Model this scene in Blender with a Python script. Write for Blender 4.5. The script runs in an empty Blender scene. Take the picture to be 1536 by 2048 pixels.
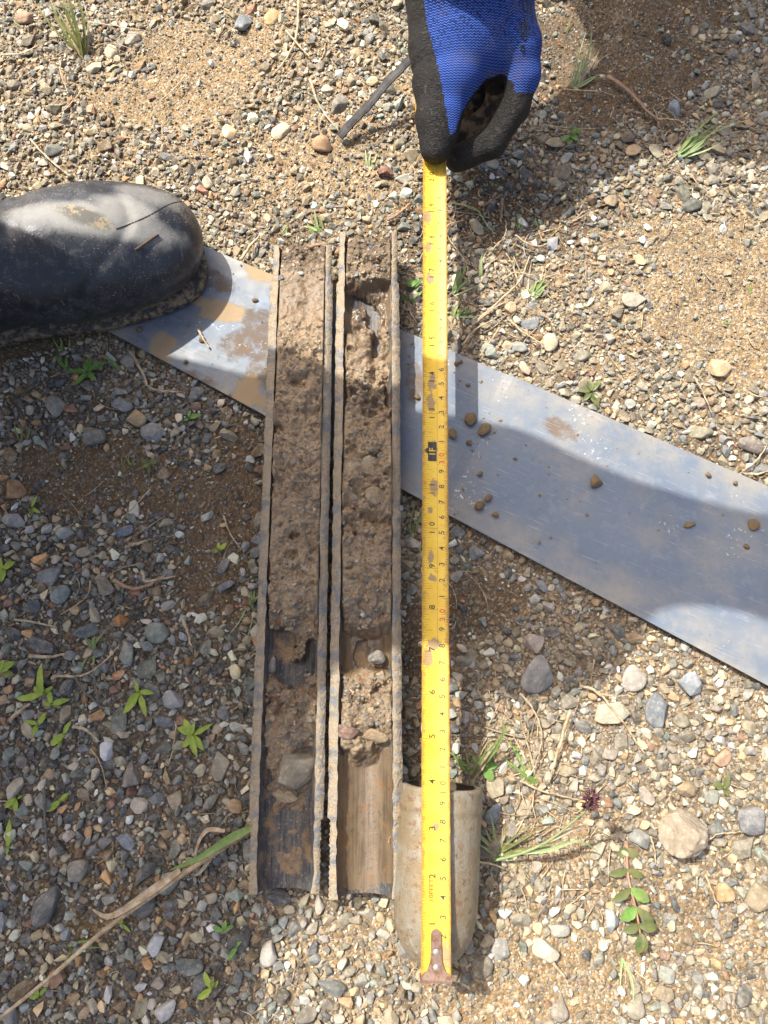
import bpy, math, random
import numpy as np
from mathutils import Vector, Matrix, Euler

random.seed(7)
RNG = np.random.default_rng(11)
C = bpy.context.scene.collection
SC = bpy.context.scene

# ------------------------------------------------------------------ camera, sky, sun, exposure
CAM_H, TILT = 0.507, math.radians(13.5)
cam_data = bpy.data.cameras.new('camera')
cam = bpy.data.objects.new('camera', cam_data)
C.objects.link(cam)
cam.location = (0, 0, CAM_H)
cam.rotation_euler = (TILT, 0, 0)
cam_data.sensor_fit = 'VERTICAL'
cam_data.sensor_height = 36.0
cam_data.lens = 26.0
cam_data.clip_start = 0.01
cam_data.clip_end = 500.0
SC.camera = cam

SUN_FROM = Vector((-0.50, 0.45, 1.0)).normalized()
SUN_EL = math.asin(SUN_FROM.z)
world = bpy.data.worlds.new('World')
SC.world = world
world.use_nodes = True
wn = world.node_tree.nodes
sky = wn.new('ShaderNodeTexSky')
sky.sky_type = 'NISHITA'
sky.sun_disc = False
sky.sun_elevation = SUN_EL
sky.sun_rotation = math.atan2(SUN_FROM.x, SUN_FROM.y)
sky.air_density = 0.7
sky.dust_density = 6.0
sky.ozone_density = 0.4
wn['Background'].inputs['Strength'].default_value = 0.15
world.node_tree.links.new(sky.outputs['Color'], wn['Background'].inputs['Color'])

sun_data = bpy.data.lights.new('sun', 'SUN')
sun_data.energy = 3.7
sun_data.angle = math.radians(0.55)
sun_data.color = (1.0, 0.965, 0.90)
sun = bpy.data.objects.new('sun', sun_data)
C.objects.link(sun)
sun.location = (-2.0, 1.8, 4.0)
sun.rotation_euler = SUN_FROM.to_track_quat('Z', 'Y').to_euler()

SC.view_settings.view_transform = 'Standard'
SC.view_settings.look = 'None'
SC.view_settings.exposure = 1.14
SC.view_settings.gamma = 1.0
SC.view_settings.use_curve_mapping = False

# ------------------------------------------------------------------ helpers
FPX = 1024.0 * 26.0 / 18.0
ct, st = math.cos(TILT), math.sin(TILT)


def P(px, py, z=0.0):
    """the point of height z seen at that pixel of the photograph"""
    u, v = (px - 768.0) / FPX, (1024.0 - py) / FPX
    d = (u, v * ct + st, v * st - ct)
    k = (CAM_H - z) / -d[2]
    return Vector((d[0] * k, d[1] * k, z))


def PP(pts, z=0.0):
    return np.array([P(a, b, z)[:2] for a, b in pts])


def to_px(p):
    x, y, z = p[..., 0], p[..., 1], p[..., 2] - CAM_H
    f = y * st - z * ct
    return 768 + FPX * x / f, 1024 - FPX * (y * ct + z * st) / f


def tag(o, label=None, cat=None, group=None, kind=None):
    if label: o['label'] = label
    if cat: o['category'] = cat
    if group: o['group'] = group
    if kind: o['kind'] = kind
    return o


def empty(name, loc=(0, 0, 0), rz=0.0):
    o = bpy.data.objects.new(name, None)
    o.empty_display_size = 0.02
    o.location = loc
    o.rotation_euler = (0, 0, rz)
    C.objects.link(o)
    return o


def link(name, me, parent=None):
    o = bpy.data.objects.new(name, me)
    C.objects.link(o)
    if parent is not None:
        o.parent = parent
    return o


def mesh(name, verts, faces, mat=None, smooth=True):
    """faces: an (n,3) or (n,4) array, or a list of tuples"""
    me = bpy.data.meshes.new(name)
    verts = np.asarray(verts, dtype=np.float32).reshape(-1, 3)
    if isinstance(faces, np.ndarray):
        n, k = faces.shape
        me.vertices.add(len(verts))
        me.vertices.foreach_set('co', verts.ravel())
        me.loops.add(n * k)
        me.loops.foreach_set('vertex_index', faces.astype(np.int32).ravel())
        me.polygons.add(n)
        me.polygons.foreach_set('loop_start', np.arange(0, n * k, k, dtype=np.int32))
        me.polygons.foreach_set('loop_total', np.full(n, k, dtype=np.int32))
        me.update(calc_edges=True)
    else:
        me.from_pydata(verts.tolist(), [], [tuple(f) for f in faces])
    me.polygons.foreach_set('use_smooth', np.full(len(me.polygons), smooth, dtype=bool))
    if mat is not None:
        for m in (mat if isinstance(mat, (list, tuple)) else [mat]):
            me.materials.append(m)
    me.validate()
    me.update()
    return me


def fattr(me, name, vals):
    a = me.attributes.new(name, 'FLOAT', 'POINT')
    a.data.foreach_set('value', np.asarray(vals, dtype=np.float32))


def grid_faces(ny, nx):
    i = np.arange(ny * nx).reshape(ny, nx)
    return np.stack([i[:-1, :-1], i[:-1, 1:], i[1:, 1:], i[1:, :-1]], -1).reshape(-1, 4)


# ---- noise
def _hash(ix, iy, iz, seed):
    n = (ix * 374761393 + iy * 668265263 + iz * 2147483647 + seed * 1274126177) & 0xFFFFFFFF
    n = ((n ^ (n >> 13)) * 1274126177) & 0xFFFFFFFF
    n = ((n ^ (n >> 16)) * 2246822519) & 0xFFFFFFFF
    return ((n ^ (n >> 15)) & 0xFFFFFF) / float(0xFFFFFF)


def vnoise(x, y, z=None, seed=0):
    x = np.asarray(x, float); y = np.asarray(y, float)
    z = np.zeros_like(x) if z is None else np.asarray(z, float)
    xi, yi, zi = np.floor(x), np.floor(y), np.floor(z)
    fx, fy, fz = x - xi, y - yi, z - zi
    fx, fy, fz = [f * f * f * (f * (f * 6 - 15) + 10) for f in (fx, fy, fz)]
    xi, yi, zi = xi.astype(np.int64), yi.astype(np.int64), zi.astype(np.int64)
    r = 0
    for a in (0, 1):
        for b in (0, 1):
            for c in (0, 1):
                w = (fx if a else 1 - fx) * (fy if b else 1 - fy) * (fz if c else 1 - fz)
                r = r + w * _hash(xi + a, yi + b, zi + c, seed)
    return r * 2 - 1


def fbm(x, y, z=None, oct=4, seed=0):
    r, a = 0, 1.0
    for k in range(oct):
        r = r + a * vnoise(x * 2 ** k, y * 2 ** k, None if z is None else z * 2 ** k, seed + 17 * k)
        a *= 0.5
    return r / 1.6


def worley(x, y, seed=0):
    """distance to the nearest and second nearest jittered point, and the cell's random"""
    xi, yi = np.floor(x).astype(np.int64), np.floor(y).astype(np.int64)
    d1 = np.full(np.shape(x), 9.0); d2 = d1.copy(); rid = np.zeros(np.shape(x))
    zero = np.zeros_like(xi)
    for a in (-1, 0, 1):
        for b in (-1, 0, 1):
            cx, cy = xi + a, yi + b
            px = cx + _hash(cx, cy, zero, seed); py = cy + _hash(cx, cy, zero + 1, seed)
            d = np.hypot(x - px, y - py)
            h = _hash(cx, cy, zero + 2, seed)
            near = d < d1
            d2 = np.where(near, d1, np.minimum(d2, d))
            rid = np.where(near, h, rid)
            d1 = np.where(near, d, d1)
    return d1, d2, rid


def ss(a, b, x):
    t = np.clip((np.asarray(x, float) - a) / (b - a), 0, 1)
    return t * t * (3 - 2 * t)


# ---- implicit surfaces
def cone(p, a, b, ra, rb):
    a, b = np.array(a, float), np.array(b, float)
    ab = b - a
    t = np.clip(((p - a) @ ab) / max(ab @ ab, 1e-12), 0, 1)
    return np.linalg.norm(p - a - t[..., None] * ab, axis=-1) - (ra + (rb - ra) * t)


def ell(p, c, r, rot=None):
    q = p - np.array(c, float)
    if rot is not None:
        q = q @ np.array(rot)
    r = np.array(r, float)
    k = np.linalg.norm(q / r, axis=-1)
    k2 = np.linalg.norm(q / r ** 2, axis=-1)
    return k * (k - 1) / np.maximum(k2, 1e-9)


def smin(a, b, k):
    h = np.clip(0.5 + 0.5 * (b - a) / k, 0, 1)
    return b + (a - b) * h - k * h * (1 - h)


def surface_nets(fn, lo, hi, h):
    lo, hi = np.array(lo, float), np.array(hi, float)
    n = np.ceil((hi - lo) / h).astype(int) + 1
    ax = [lo[i] + h * np.arange(n[i]) for i in range(3)]
    g = np.stack(np.meshgrid(*ax, indexing='ij'), -1)
    f = fn(g)
    s = f < 0
    c = [slice(None, -1), slice(1, None)]
    cnt = np.zeros(np.array(s.shape) - 1); pos = np.zeros(tuple(np.array(s.shape) - 1) + (3,))
    idx = np.stack(np.meshgrid(*[np.arange(k - 1) for k in n], indexing='ij'), -1).astype(float)
    corners = [(i, j, k) for i in (0, 1) for j in (0, 1) for k in (0, 1)]
    for A in corners:
        for axn in range(3):
            if A[axn] == 0:
                B = list(A); B[axn] = 1
                fa = f[c[A[0]], c[A[1]], c[A[2]]]; fb = f[c[B[0]], c[B[1]], c[B[2]]]
                cross = (fa < 0) != (fb < 0)
                t = np.where(cross, fa / np.where(cross, fa - fb, 1), 0)
                off = np.array(A, float)[None, None, None, :].repeat(1, 0) * np.ones(pos.shape)
                off[..., axn] += t
                pos += np.where(cross[..., None], off, 0)
                cnt += cross
    act = cnt > 0
    vid = np.full(act.shape, -1, dtype=np.int64)
    vid[act] = np.arange(act.sum())
    verts = lo + h * (idx[act] + pos[act] / cnt[act][:, None])
    faces = []
    for axn in range(3):
        o1, o2 = (axn + 1) % 3, (axn + 2) % 3
        sl0 = [slice(None)] * 3; sl1 = [slice(None)] * 3
        sl0[axn] = slice(None, -1); sl1[axn] = slice(1, None)
        for o in (o1, o2):
            sl0[o] = slice(1, -1); sl1[o] = slice(1, -1)
        a, b = s[tuple(sl0)], s[tuple(sl1)]
        ch = a != b
        I = np.argwhere(ch)
        flip = a[ch]
        base = I.copy(); base[:, o1] += 1; base[:, o2] += 1
        q = []
        for (d1, d2) in ((-1, -1), (0, -1), (0, 0), (-1, 0)):
            k = base.copy(); k[:, o1] += d1; k[:, o2] += d2
            q.append(vid[k[:, 0], k[:, 1], k[:, 2]])
        q = np.stack(q, -1)
        q[~flip] = q[~flip][:, ::-1]
        faces.append(q)
    return verts, np.concatenate(faces)


# ---- tubes, ribbons, leaves
def tube(pts, rads, seg=6, flat=1.0):
    pts = [Vector(p) for p in pts]
    V, F = [], []
    n = len(pts)
    for i, p in enumerate(pts):
        d = (pts[min(i + 1, n - 1)] - pts[max(i - 1, 0)]).normalized()
        side = d.cross(Vector((0, 0, 1)))
        side = side.normalized() if side.length > 1e-4 else Vector((1, 0, 0))
        up = side.cross(d)
        for k in range(seg):
            a = 2 * math.pi * k / seg
            V.append(p + side * math.cos(a) * rads[i] + up * math.sin(a) * rads[i] * flat)
    for i in range(n - 1):
        for k in range(seg):
            F.append((i * seg + k, i * seg + (k + 1) % seg, (i + 1) * seg + (k + 1) % seg, (i + 1) * seg + k))
    F.append(tuple(range(seg))[::-1]); F.append(tuple((n - 1) * seg + k for k in range(seg)))
    return V, F


def smooth_path(pts, n=12):
    """Catmull-Rom through the points"""
    pts = [Vector(p) for p in pts]
    if len(pts) == 2:
        return [pts[0].lerp(pts[1], i / (n - 1)) for i in range(n)]
    out = []
    m = len(pts) - 1
    for i in range(n):
        t = i / (n - 1) * m
        k = min(int(t), m - 1); f = t - k
        p0, p1, p2, p3 = pts[max(k - 1, 0)], pts[k], pts[k + 1], pts[min(k + 2, m)]
        out.append(0.5 * ((2 * p1) + (p2 - p0) * f + (2 * p0 - 5 * p1 + 4 * p2 - p3) * f * f + (3 * p1 - p0 - 3 * p2 + p3) * f ** 3))
    return out


def ribbon(pts, w, name, mat, parent, fold=0.25, shape='blade', up=Vector((0, 0, 1))):
    """a folded leaf or grass blade of real (thin) thickness along pts"""
    n = len(pts)
    V, F = [], []
    for i, p in enumerate(pts):
        t = i / (n - 1)
        d = (pts[min(i + 1, n - 1)] - pts[max(i - 1, 0)]).normalized()
        side = d.cross(up)
        side = side.normalized() if side.length > 1e-4 else Vector((1, 0, 0))
        nn = side.cross(d)
        if shape == 'leaf':
            hw = w * 0.5 * max(0.06, math.sin(math.pi * min(1, t * 0.93 + 0.05)) ** 0.8)
        else:
            hw = w * 0.5 * (0.55 + 0.45 * min(1, t * 4)) * max(0.05, (1 - t) ** 0.55)
        lift = hw * fold
        th = min(0.00018, hw * 0.3)
        edge = side * hw * (1 + (.10 * math.sin(i * 2.3) if shape == 'leaf' else 0))
        top3 = [p - edge + nn * lift, p, p + edge + nn * lift]
        V += top3 + [q - nn * th for q in top3]
    for i in range(n - 1):
        a, b = i * 6, i * 6 + 6
        F += [(a, a + 1, b + 1, b), (a + 1, a + 2, b + 2, b + 1), (a + 4, a + 3, b + 3, b + 4), (a + 5, a + 4, b + 4, b + 5)]
    return link(name, mesh(name, [tuple(v) for v in V], F, mat), parent)


# ---- materials
class NT:
    def __init__(self, name, rough=0.6, metal=0.0, spec=0.5):
        self.m = bpy.data.materials.new(name)
        self.m.use_nodes = True
        self.t = self.m.node_tree
        self.b = self.t.nodes['Principled BSDF']
        self.b.inputs['Roughness'].default_value = rough
        self.b.inputs['Metallic'].default_value = metal
        self.b.inputs['Specular IOR Level'].default_value = spec
        self.co = self.n('ShaderNodeTexCoord').outputs['Object']

    def n(self, t, **kw):
        nd = self.t.nodes.new(t)
        for k, v in kw.items():
            setattr(nd, k, v)
        return nd

    def put(self, sock, val):
        if isinstance(val, bpy.types.NodeSocket):
            self.t.links.new(val, sock)
        elif isinstance(val, tuple) and len(val) == 3 and sock.type == 'RGBA':
            sock.default_value = (*val, 1)
        else:
            sock.default_value = val

    def noise(self, scale, detail=4, rough=0.6, co=None, dist=0.0):
        nd = self.n('ShaderNodeTexNoise')
        self.put(nd.inputs['Vector'], co or self.co)
        nd.inputs['Scale'].default_value = scale
        nd.inputs['Detail'].default_value = detail
        nd.inputs['Roughness'].default_value = rough
        nd.inputs['Distortion'].default_value = dist
        return nd.outputs['Fac']

    def voro(self, scale, out='Color', co=None, feature='F1'):
        nd = self.n('ShaderNodeTexVoronoi', feature=feature)
        self.put(nd.inputs['Vector'], co or self.co)
        nd.inputs['Scale'].default_value = scale
        return nd.outputs[out]

    def math(self, op, a, b=0.0, c=0.0, clamp=False):
        nd = self.n('ShaderNodeMath', operation=op, use_clamp=clamp)
        self.put(nd.inputs[0], a); self.put(nd.inputs[1], b); self.put(nd.inputs[2], c)
        return nd.outputs[0]

    def step(self, v, lo, hi, a=0.0, b=1.0):
        nd = self.n('ShaderNodeMapRange', interpolation_type='SMOOTHSTEP')
        self.put(nd.inputs['Value'], v)
        for k, x in zip(('From Min', 'From Max', 'To Min', 'To Max'), (lo, hi, a, b)):
            nd.inputs[k].default_value = x
        return nd.outputs[0]

    def mix(self, f, a, b, mode='MIX'):
        nd = self.n('ShaderNodeMix', data_type='RGBA', blend_type=mode)
        self.put(nd.inputs[0], f); self.put(nd.inputs[6], a); self.put(nd.inputs[7], b)
        return nd.outputs[2]

    def ramp(self, v, stops, mode='LINEAR'):
        nd = self.n('ShaderNodeValToRGB')
        r = nd.color_ramp
        r.interpolation = mode
        while len(r.elements) < len(stops):
            r.elements.new(0.5)
        for e, (p, c) in zip(r.elements, stops):
            e.position = p; e.color = (*c, 1)
        self.put(nd.inputs[0], v)
        return nd.outputs[0]

    def attr(self, name, out='Fac'):
        return self.n('ShaderNodeAttribute', attribute_name=name).outputs[out]

    def xyz(self, co=None):
        nd = self.n('ShaderNodeSeparateXYZ')
        self.put(nd.inputs[0], co or self.co)
        return nd.outputs

    def scaled(self, s, co=None, off=(0, 0, 0)):
        nd = self.n('ShaderNodeMapping')
        self.put(nd.inputs[0], co or self.co)
        nd.inputs['Scale'].default_value = s
        nd.inputs['Location'].default_value = off
        return nd.outputs[0]

    def bump(self, h, dist, strength=1.0):
        nd = self.n('ShaderNodeBump')
        self.put(nd.inputs['Height'], h)
        nd.inputs['Distance'].default_value = dist
        nd.inputs['Strength'].default_value = strength
        if self.b.inputs['Normal'].is_linked:
            self.put(nd.inputs['Normal'], self.b.inputs['Normal'].links[0].from_socket)
        self.put(self.b.inputs['Normal'], nd.outputs[0])

    def blob(self, cx, cy, rx, ry, ang=0.0, wob=None, soft=0.35):
        """a mask of a stain of elliptical shape, its outline broken by wob"""
        x, y = self._xy
        dx, dy = self.math('SUBTRACT', x, cx), self.math('SUBTRACT', y, cy)
        c, s = math.cos(ang), math.sin(ang)
        a = self.math('ADD', self.math('MULTIPLY', dx, c / rx), self.math('MULTIPLY', dy, s / rx))
        b = self.math('ADD', self.math('MULTIPLY', dx, -s / ry), self.math('MULTIPLY', dy, c / ry))
        d = self.math('SQRT', self.math('ADD', self.math('MULTIPLY', a, a), self.math('MULTIPLY', b, b)))
        if wob is not None:
            d = self.math('ADD', d, wob)
        return self.step(d, 1 + soft * 0.5, 1 - soft * 0.5)

    def fin(self, color=None, rough=None):
        if color is not None: self.put(self.b.inputs['Base Color'], color)
        if rough is not None: self.put(self.b.inputs['Roughness'], rough)
        return self.m

# ------------------------------------------------------------------ where things lie (metres, ground plane)
PLATE_Z = 0.0052           # top face of the metal sheet
BAR_R, BAR_RI = 0.0226, 0.0170
BAR_Z = 0.0056             # underside of the two barrel halves
BAR1_X, BAR1_Y0, BAR1_Y1 = -0.0592, -0.118, 0.3146
BAR2_X, BAR2_Y0, BAR2_Y1 = -0.0115, -0.121, 0.326
SHOE_R = 0.0252

uL, uR = P(425, 498, PLATE_Z), P(1536, 970, PLATE_Z)
lL, lR = P(192, 648, PLATE_Z), P(1536, 1372, PLATE_Z)
du, dl = (uR - uL), (lR - lL)
PLATE = [lL - dl * 0.02, lR + dl * 0.32, uR + du * 0.36, uL - du * 0.02]
PLATE2 = np.array([p[:2] for p in PLATE])


def in_poly(x, y, poly):
    x = np.asarray(x, float); y = np.asarray(y, float)
    r = np.zeros(x.shape, bool)
    j = len(poly) - 1
    for i in range(len(poly)):
        xi, yi = poly[i]; xj, yj = poly[j]
        c = ((yi > y) != (yj > y)) & (x < (xj - xi) * (y - yi) / (yj - yi + 1e-12) + xi)
        r ^= c
        j = i
    return r


def edge_dist(x, y, poly):
    d = np.full(np.shape(x), 9.0)
    for i in range(len(poly)):
        a, b = np.array(poly[i - 1]), np.array(poly[i])
        ab = b - a
        t = np.clip(((x - a[0]) * ab[0] + (y - a[1]) * ab[1]) / (ab @ ab), 0, 1)
        d = np.minimum(d, np.hypot(x - a[0] - t * ab[0], y - a[1] - t * ab[1]))
    return d


def in_things(x, y, m=0.0):
    """under a barrel half, the shoe or the boot"""
    r = (np.abs(x - BAR1_X) < BAR_R - 0.002 + m) & (y > BAR1_Y0 - 0.001 - m) & (y < BAR1_Y1 + m)
    r |= (np.abs(x - BAR2_X) < BAR_R - 0.002 + m) & (y > BAR2_Y0 - 0.001 - m) & (y < BAR2_Y1 + m)
    r |= (np.abs(x - 0.0335 - (y + 0.1) * 0.06) < SHOE_R - 0.004 + m) & (y > -0.145 - m) & (y < -0.056 + m)
    dx, dy = x + .1330, y - .3230                                   # the boot's sole
    u, w = -(dx * .9563 + dy * .2924), np.abs(-dx * .2924 + dy * .9563)
    lim = .041 * np.sqrt(np.clip(1 - (np.clip(.041 - u, 0, .041) / .041) ** 2, 0, 1)) - .002
    r |= (u > 0) & (u < .27) & (w < lim + m)
    return r


# patches of bare soil in the gravel: pixel centre, radii, how sandy, dampness (raised under the hand and upper-right shadows to deepen them)
PATCH = [(390, 150, 210, 110, 1.0, .2), (640, 320, 190, 130, .7, .2), (560, 60, 120, 90, .6, .2), (440, 260, 120, 70, .6, .15), (740, 150, 120, 120, .35, .1), (300, 60, 120, 60, .5, .2),
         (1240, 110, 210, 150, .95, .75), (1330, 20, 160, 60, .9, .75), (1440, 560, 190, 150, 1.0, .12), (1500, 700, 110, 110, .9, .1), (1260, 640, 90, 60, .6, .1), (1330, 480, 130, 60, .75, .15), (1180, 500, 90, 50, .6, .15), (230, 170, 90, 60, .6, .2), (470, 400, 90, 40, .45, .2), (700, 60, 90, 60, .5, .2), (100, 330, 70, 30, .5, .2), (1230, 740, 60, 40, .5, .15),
         (1180, 560, 80, 60, .4, .1), (190, 945, 180, 75, .95, .85), (430, 1080, 95, 170, .95, .85), (470, 900, 60, 80, .8, .8),
         (940, 1200, 110, 70, .9, .7), (860, 1280, 60, 140, .8, .7), (1110, 1960, 170, 110, .85, .2), (1120, 1690, 90, 90, .8, .1),
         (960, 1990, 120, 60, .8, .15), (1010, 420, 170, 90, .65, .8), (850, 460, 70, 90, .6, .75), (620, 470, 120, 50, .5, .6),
         (690, 1900, 120, 60, .6, .15), (1330, 1800, 110, 80, .7, .5), (1440, 1880, 120, 60, .7, .4), (250, 1800, 90, 60, .6, .6),
         (160, 1720, 80, 40, .6, .6), (1180, 900, 60, 50, .9, .8), (1400, 900, 120, 40, .5, .6), (60, 700, 160, 50, .4, .6),
         (520, 330, 150, 60, .35, .2), (1010, 1480, 80, 60, .5, .1), (880, 1440, 50, 80, .7, .6), (300, 980, 140, 60, .8, .9),
         (180, 1850, 60, 50, .7, .6), (1330, 380, 60, 60, .4, .2), (100, 960, 120, 40, .8, .9), (215, 300, 60, 30, .7, .3)]
PW = [(P(a, b).x, P(a, b).y, abs(P(a + c, b).x - P(a, b).x), abs(P(a, b - d).y - P(a, b).y), e, f) for a, b, c, d, e, f in PATCH]


def soil_maps(x, y):
    w = fbm(x * 30, y * 30, oct=3, seed=3) * 0.45
    sand = np.zeros(np.shape(x)); damp_shade = np.zeros(np.shape(x))
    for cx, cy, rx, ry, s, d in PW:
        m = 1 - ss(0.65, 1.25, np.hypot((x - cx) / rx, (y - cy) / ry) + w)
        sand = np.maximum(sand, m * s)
        damp_shade = np.maximum(damp_shade, m * d)
    left = ss(0.0, -0.10, x) * ss(0.27, 0.18, y) * 0.60      # moist gravel on the left, with some of its shade put into the tone
    damp_shade = np.clip(np.maximum(damp_shade, left) + 0.22 * fbm(x * 20, y * 20, oct=3, seed=9), 0, 1)
    sand = np.clip(sand + 0.16 * fbm(x * 45, y * 45, oct=2, seed=5) - .03, 0, 1)
    return sand, damp_shade


def ground_h(x, y):
    sand, damp_shade = soil_maps(x, y)
    h = -0.0022 + 0.0042 * fbm(x * 11, y * 11, oct=3, seed=1) + 0.0012 * fbm(x * 60, y * 60, oct=3, seed=2)
    h = h + sand * (0.0010 + 0.0009 * fbm(x * 210, y * 210, oct=3, seed=4) + 0.0012 * np.maximum(0, fbm(x * 90, y * 90, oct=2, seed=8)))
    ed = edge_dist(x, y, PLATE2)
    k = np.where(in_poly(x, y, PLATE2), 1.0, ss(0.012, 0.0, ed))
    h = h * (1 - k) + np.minimum(h, 0.0002) * k
    k = in_things(x, y, 0.003)
    h = np.where(k, np.minimum(h, 0.0015), h)
    # soil banked against the shoe's cutting end
    h = h + 0.006 * np.exp(-(((x - 0.031) / 0.03) ** 2 + ((y + 0.163) / 0.012) ** 2))
    return h


# ------------------------------------------------------------------ ground
def axis(lo, hi, step, far):
    a = np.arange(lo, hi + step / 2, step)
    out, d, p = [], step, hi
    while p < far:
        d *= 1.22; p += d; out.append(p)
    neg, d, p = [], step, lo
    while p > -far:
        d *= 1.22; p -= d; neg.append(p)
    return np.concatenate([neg[::-1], a, out])


gx, gy = axis(-0.37, 0.37, 0.0016, 60), axis(-0.24, 0.62, 0.0016, 60)
GX, GY = np.meshgrid(gx, gy)
GZ = ground_h(GX, GY)
GZ = np.where(np.hypot(GX, GY) > 3, GZ * 6, GZ)

t = NT('gravelly_soil', rough=0.95, spec=0.2)
damp_shade, sand = t.attr('damp_shade'), t.attr('sand')
big = t.noise(22, 5)
fine = t.noise(420, 3, 0.7)
dry = t.mix(big, (.195, .132, .062), (.13, .086, .040))
dry = t.mix(t.step(fine, .35, .7), dry, (.26, .19, .105))
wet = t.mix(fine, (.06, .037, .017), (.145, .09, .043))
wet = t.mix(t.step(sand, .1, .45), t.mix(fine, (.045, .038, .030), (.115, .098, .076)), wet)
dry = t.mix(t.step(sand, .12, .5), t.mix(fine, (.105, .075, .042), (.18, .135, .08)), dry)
col = t.mix(t.step(damp_shade, .12, .75), dry, wet)
gr = t.voro(620, 'Color')
grv = t.n('ShaderNodeSeparateColor'); t.put(grv.inputs[0], gr)
gcol = t.ramp(grv.outputs[0], [(0, (.08, .08, .08)), (.22, (.2, .19, .17)), (.4, (.38, .29, .18)), (.62, (.30, .2, .1)), (.8, (.44, .37, .27)), (.93, (.2, .1, .05))], 'CONSTANT')
gcol = t.mix(t.step(damp_shade, .2, .8), gcol, t.mix(0.55, gcol, (.04, .03, .02)))
col = t.mix(t.math('MULTIPLY', t.step(grv.outputs[1], .35, .45), 0.62), col, gcol)
far = t.mix(t.math('MULTIPLY', t.step(t.voro(90, 'Distance'), .5, .3), .6), col, t.mix(t.voro(90), (.1, .1, .1), (.4, .36, .28)))
dist = t.n('ShaderNodeVectorMath', operation='LENGTH'); t.put(dist.inputs[0], t.co)
col = t.mix(t.step(dist.outputs['Value'], .45, 1.0), col, far)
t.bump(t.voro(620, 'Distance'), -0.0009, 0.8)
t.bump(t.noise(900, 3, .7), 0.0006, 0.7)
M_ground = t.fin(col, t.step(damp_shade, .5, 1.0, .95, .62))

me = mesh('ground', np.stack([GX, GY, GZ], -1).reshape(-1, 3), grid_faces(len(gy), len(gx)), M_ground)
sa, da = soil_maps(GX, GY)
fattr(me, 'sand', sa.ravel()); fattr(me, 'damp_shade', da.ravel())
ground = tag(link('ground', me), kind='structure')

# ------------------------------------------------------------------ gravel
PAL = np.array([(.045, .046, .05), (.085, .092, .10), (.135, .147, .158), (.205, .21, .205), (.185, .21, .19), (.24, .21, .16), (.33, .28, .20),
                (.43, .355, .25), (.33, .33, .31), (.34, .19, .09), (.22, .105, .07), (.55, .49, .40), (.18, .12, .068), (.38, .27, .16), (.27, .235, .215)])
W_DRY = np.array([1.6, 3.0, 4.2, 5.0, 3.4, 3.6, 4.2, 4.2, 4.4, 1.6, .7, 1.8, 1.2, 2.6, 1.6])
W_WET = np.array([3.6, 5.2, 5.6, 5.0, 3.8, 3.2, 2.8, 2.4, 3.0, 2.0, .9, 1.5, 2.0, 2.2, 1.4])


def stone_cols(damp_shade, n):
    u = RNG.random(n)
    cd, cw = np.cumsum(W_DRY) / W_DRY.sum(), np.cumsum(W_WET) / W_WET.sum()
    k = np.where(RNG.random(n) < damp_shade * 1.1, np.searchsorted(cw, u), np.searchsorted(cd, u))
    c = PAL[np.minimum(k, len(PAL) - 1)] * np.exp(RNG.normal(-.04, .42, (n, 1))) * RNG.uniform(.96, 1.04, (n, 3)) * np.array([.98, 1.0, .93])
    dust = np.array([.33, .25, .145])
    f = (RNG.random(n) ** 1.4 * 0.62 * (1 - 0.95 * np.minimum(1, damp_shade * 1.6)))[:, None]
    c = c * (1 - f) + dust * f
    return np.minimum(c * (1 - 0.06 * damp_shade[:, None]), .68)


def ico(sub):
    import bmesh
    bm = bmesh.new()
    bmesh.ops.create_icosphere(bm, subdivisions=sub, radius=1.0)
    v = np.array([p.co[:] for p in bm.verts]); f = np.array([[q.index for q in p.verts] for p in bm.faces])
    bm.free()
    return v, f


def stone_shape(seed, sub, cuts=9, rough=.13):
    r = np.random.default_rng(seed)
    v, f = ico(sub)
    v = v * (1 + rough * fbm(v[:, 0] * 1.3 + seed, v[:, 1] * 1.3, v[:, 2] * 1.3, 3, seed))[:, None]
    for _ in range(cuts):
        n = r.normal(size=3); n /= np.linalg.norm(n)
        d = r.uniform(.42, .80)
        v = v - np.maximum(0, v @ n - d)[:, None] * n * r.uniform(.85, 1)
    v = v * np.array([1, r.uniform(.62, .92), r.uniform(.45, .75)])
    return v / np.abs(v).max(), f


def chip_shape(seed, npt=13, bevel=0.0, flat=None):
    """an angular crushed chip: the hull of a few points, its edges worn"""
    import bmesh
    r = np.random.default_rng(seed)
    q = r.normal(size=(npt, 3)); q /= np.linalg.norm(q, axis=1)[:, None]
    q *= r.uniform(.72, 1.0, (npt, 1)) * np.array([1, r.uniform(.55, .95), flat or r.uniform(.42, .75)])
    bm = bmesh.new()
    for p in q:
        bm.verts.new(p)
    res = bmesh.ops.convex_hull(bm, input=bm.verts)
    bmesh.ops.delete(bm, geom=[g for g in set(res['geom_interior'] + res['geom_unused']) if isinstance(g, bmesh.types.BMVert)], context='VERTS')
    if bevel:
        bmesh.ops.dissolve_limit(bm, angle_limit=math.radians(12), verts=bm.verts, edges=bm.edges)
        bmesh.ops.bevel(bm, geom=bm.edges, offset=bevel, segments=2, affect='EDGES', profile=.6)
    bmesh.ops.triangulate(bm, faces=bm.faces)
    bm.verts.index_update()
    v = np.array([p.co[:] for p in bm.verts]); f = np.array([[w.index for w in p.verts] for p in bm.faces])
    bm.free()
    return v / np.abs(v).max(), f


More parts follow.
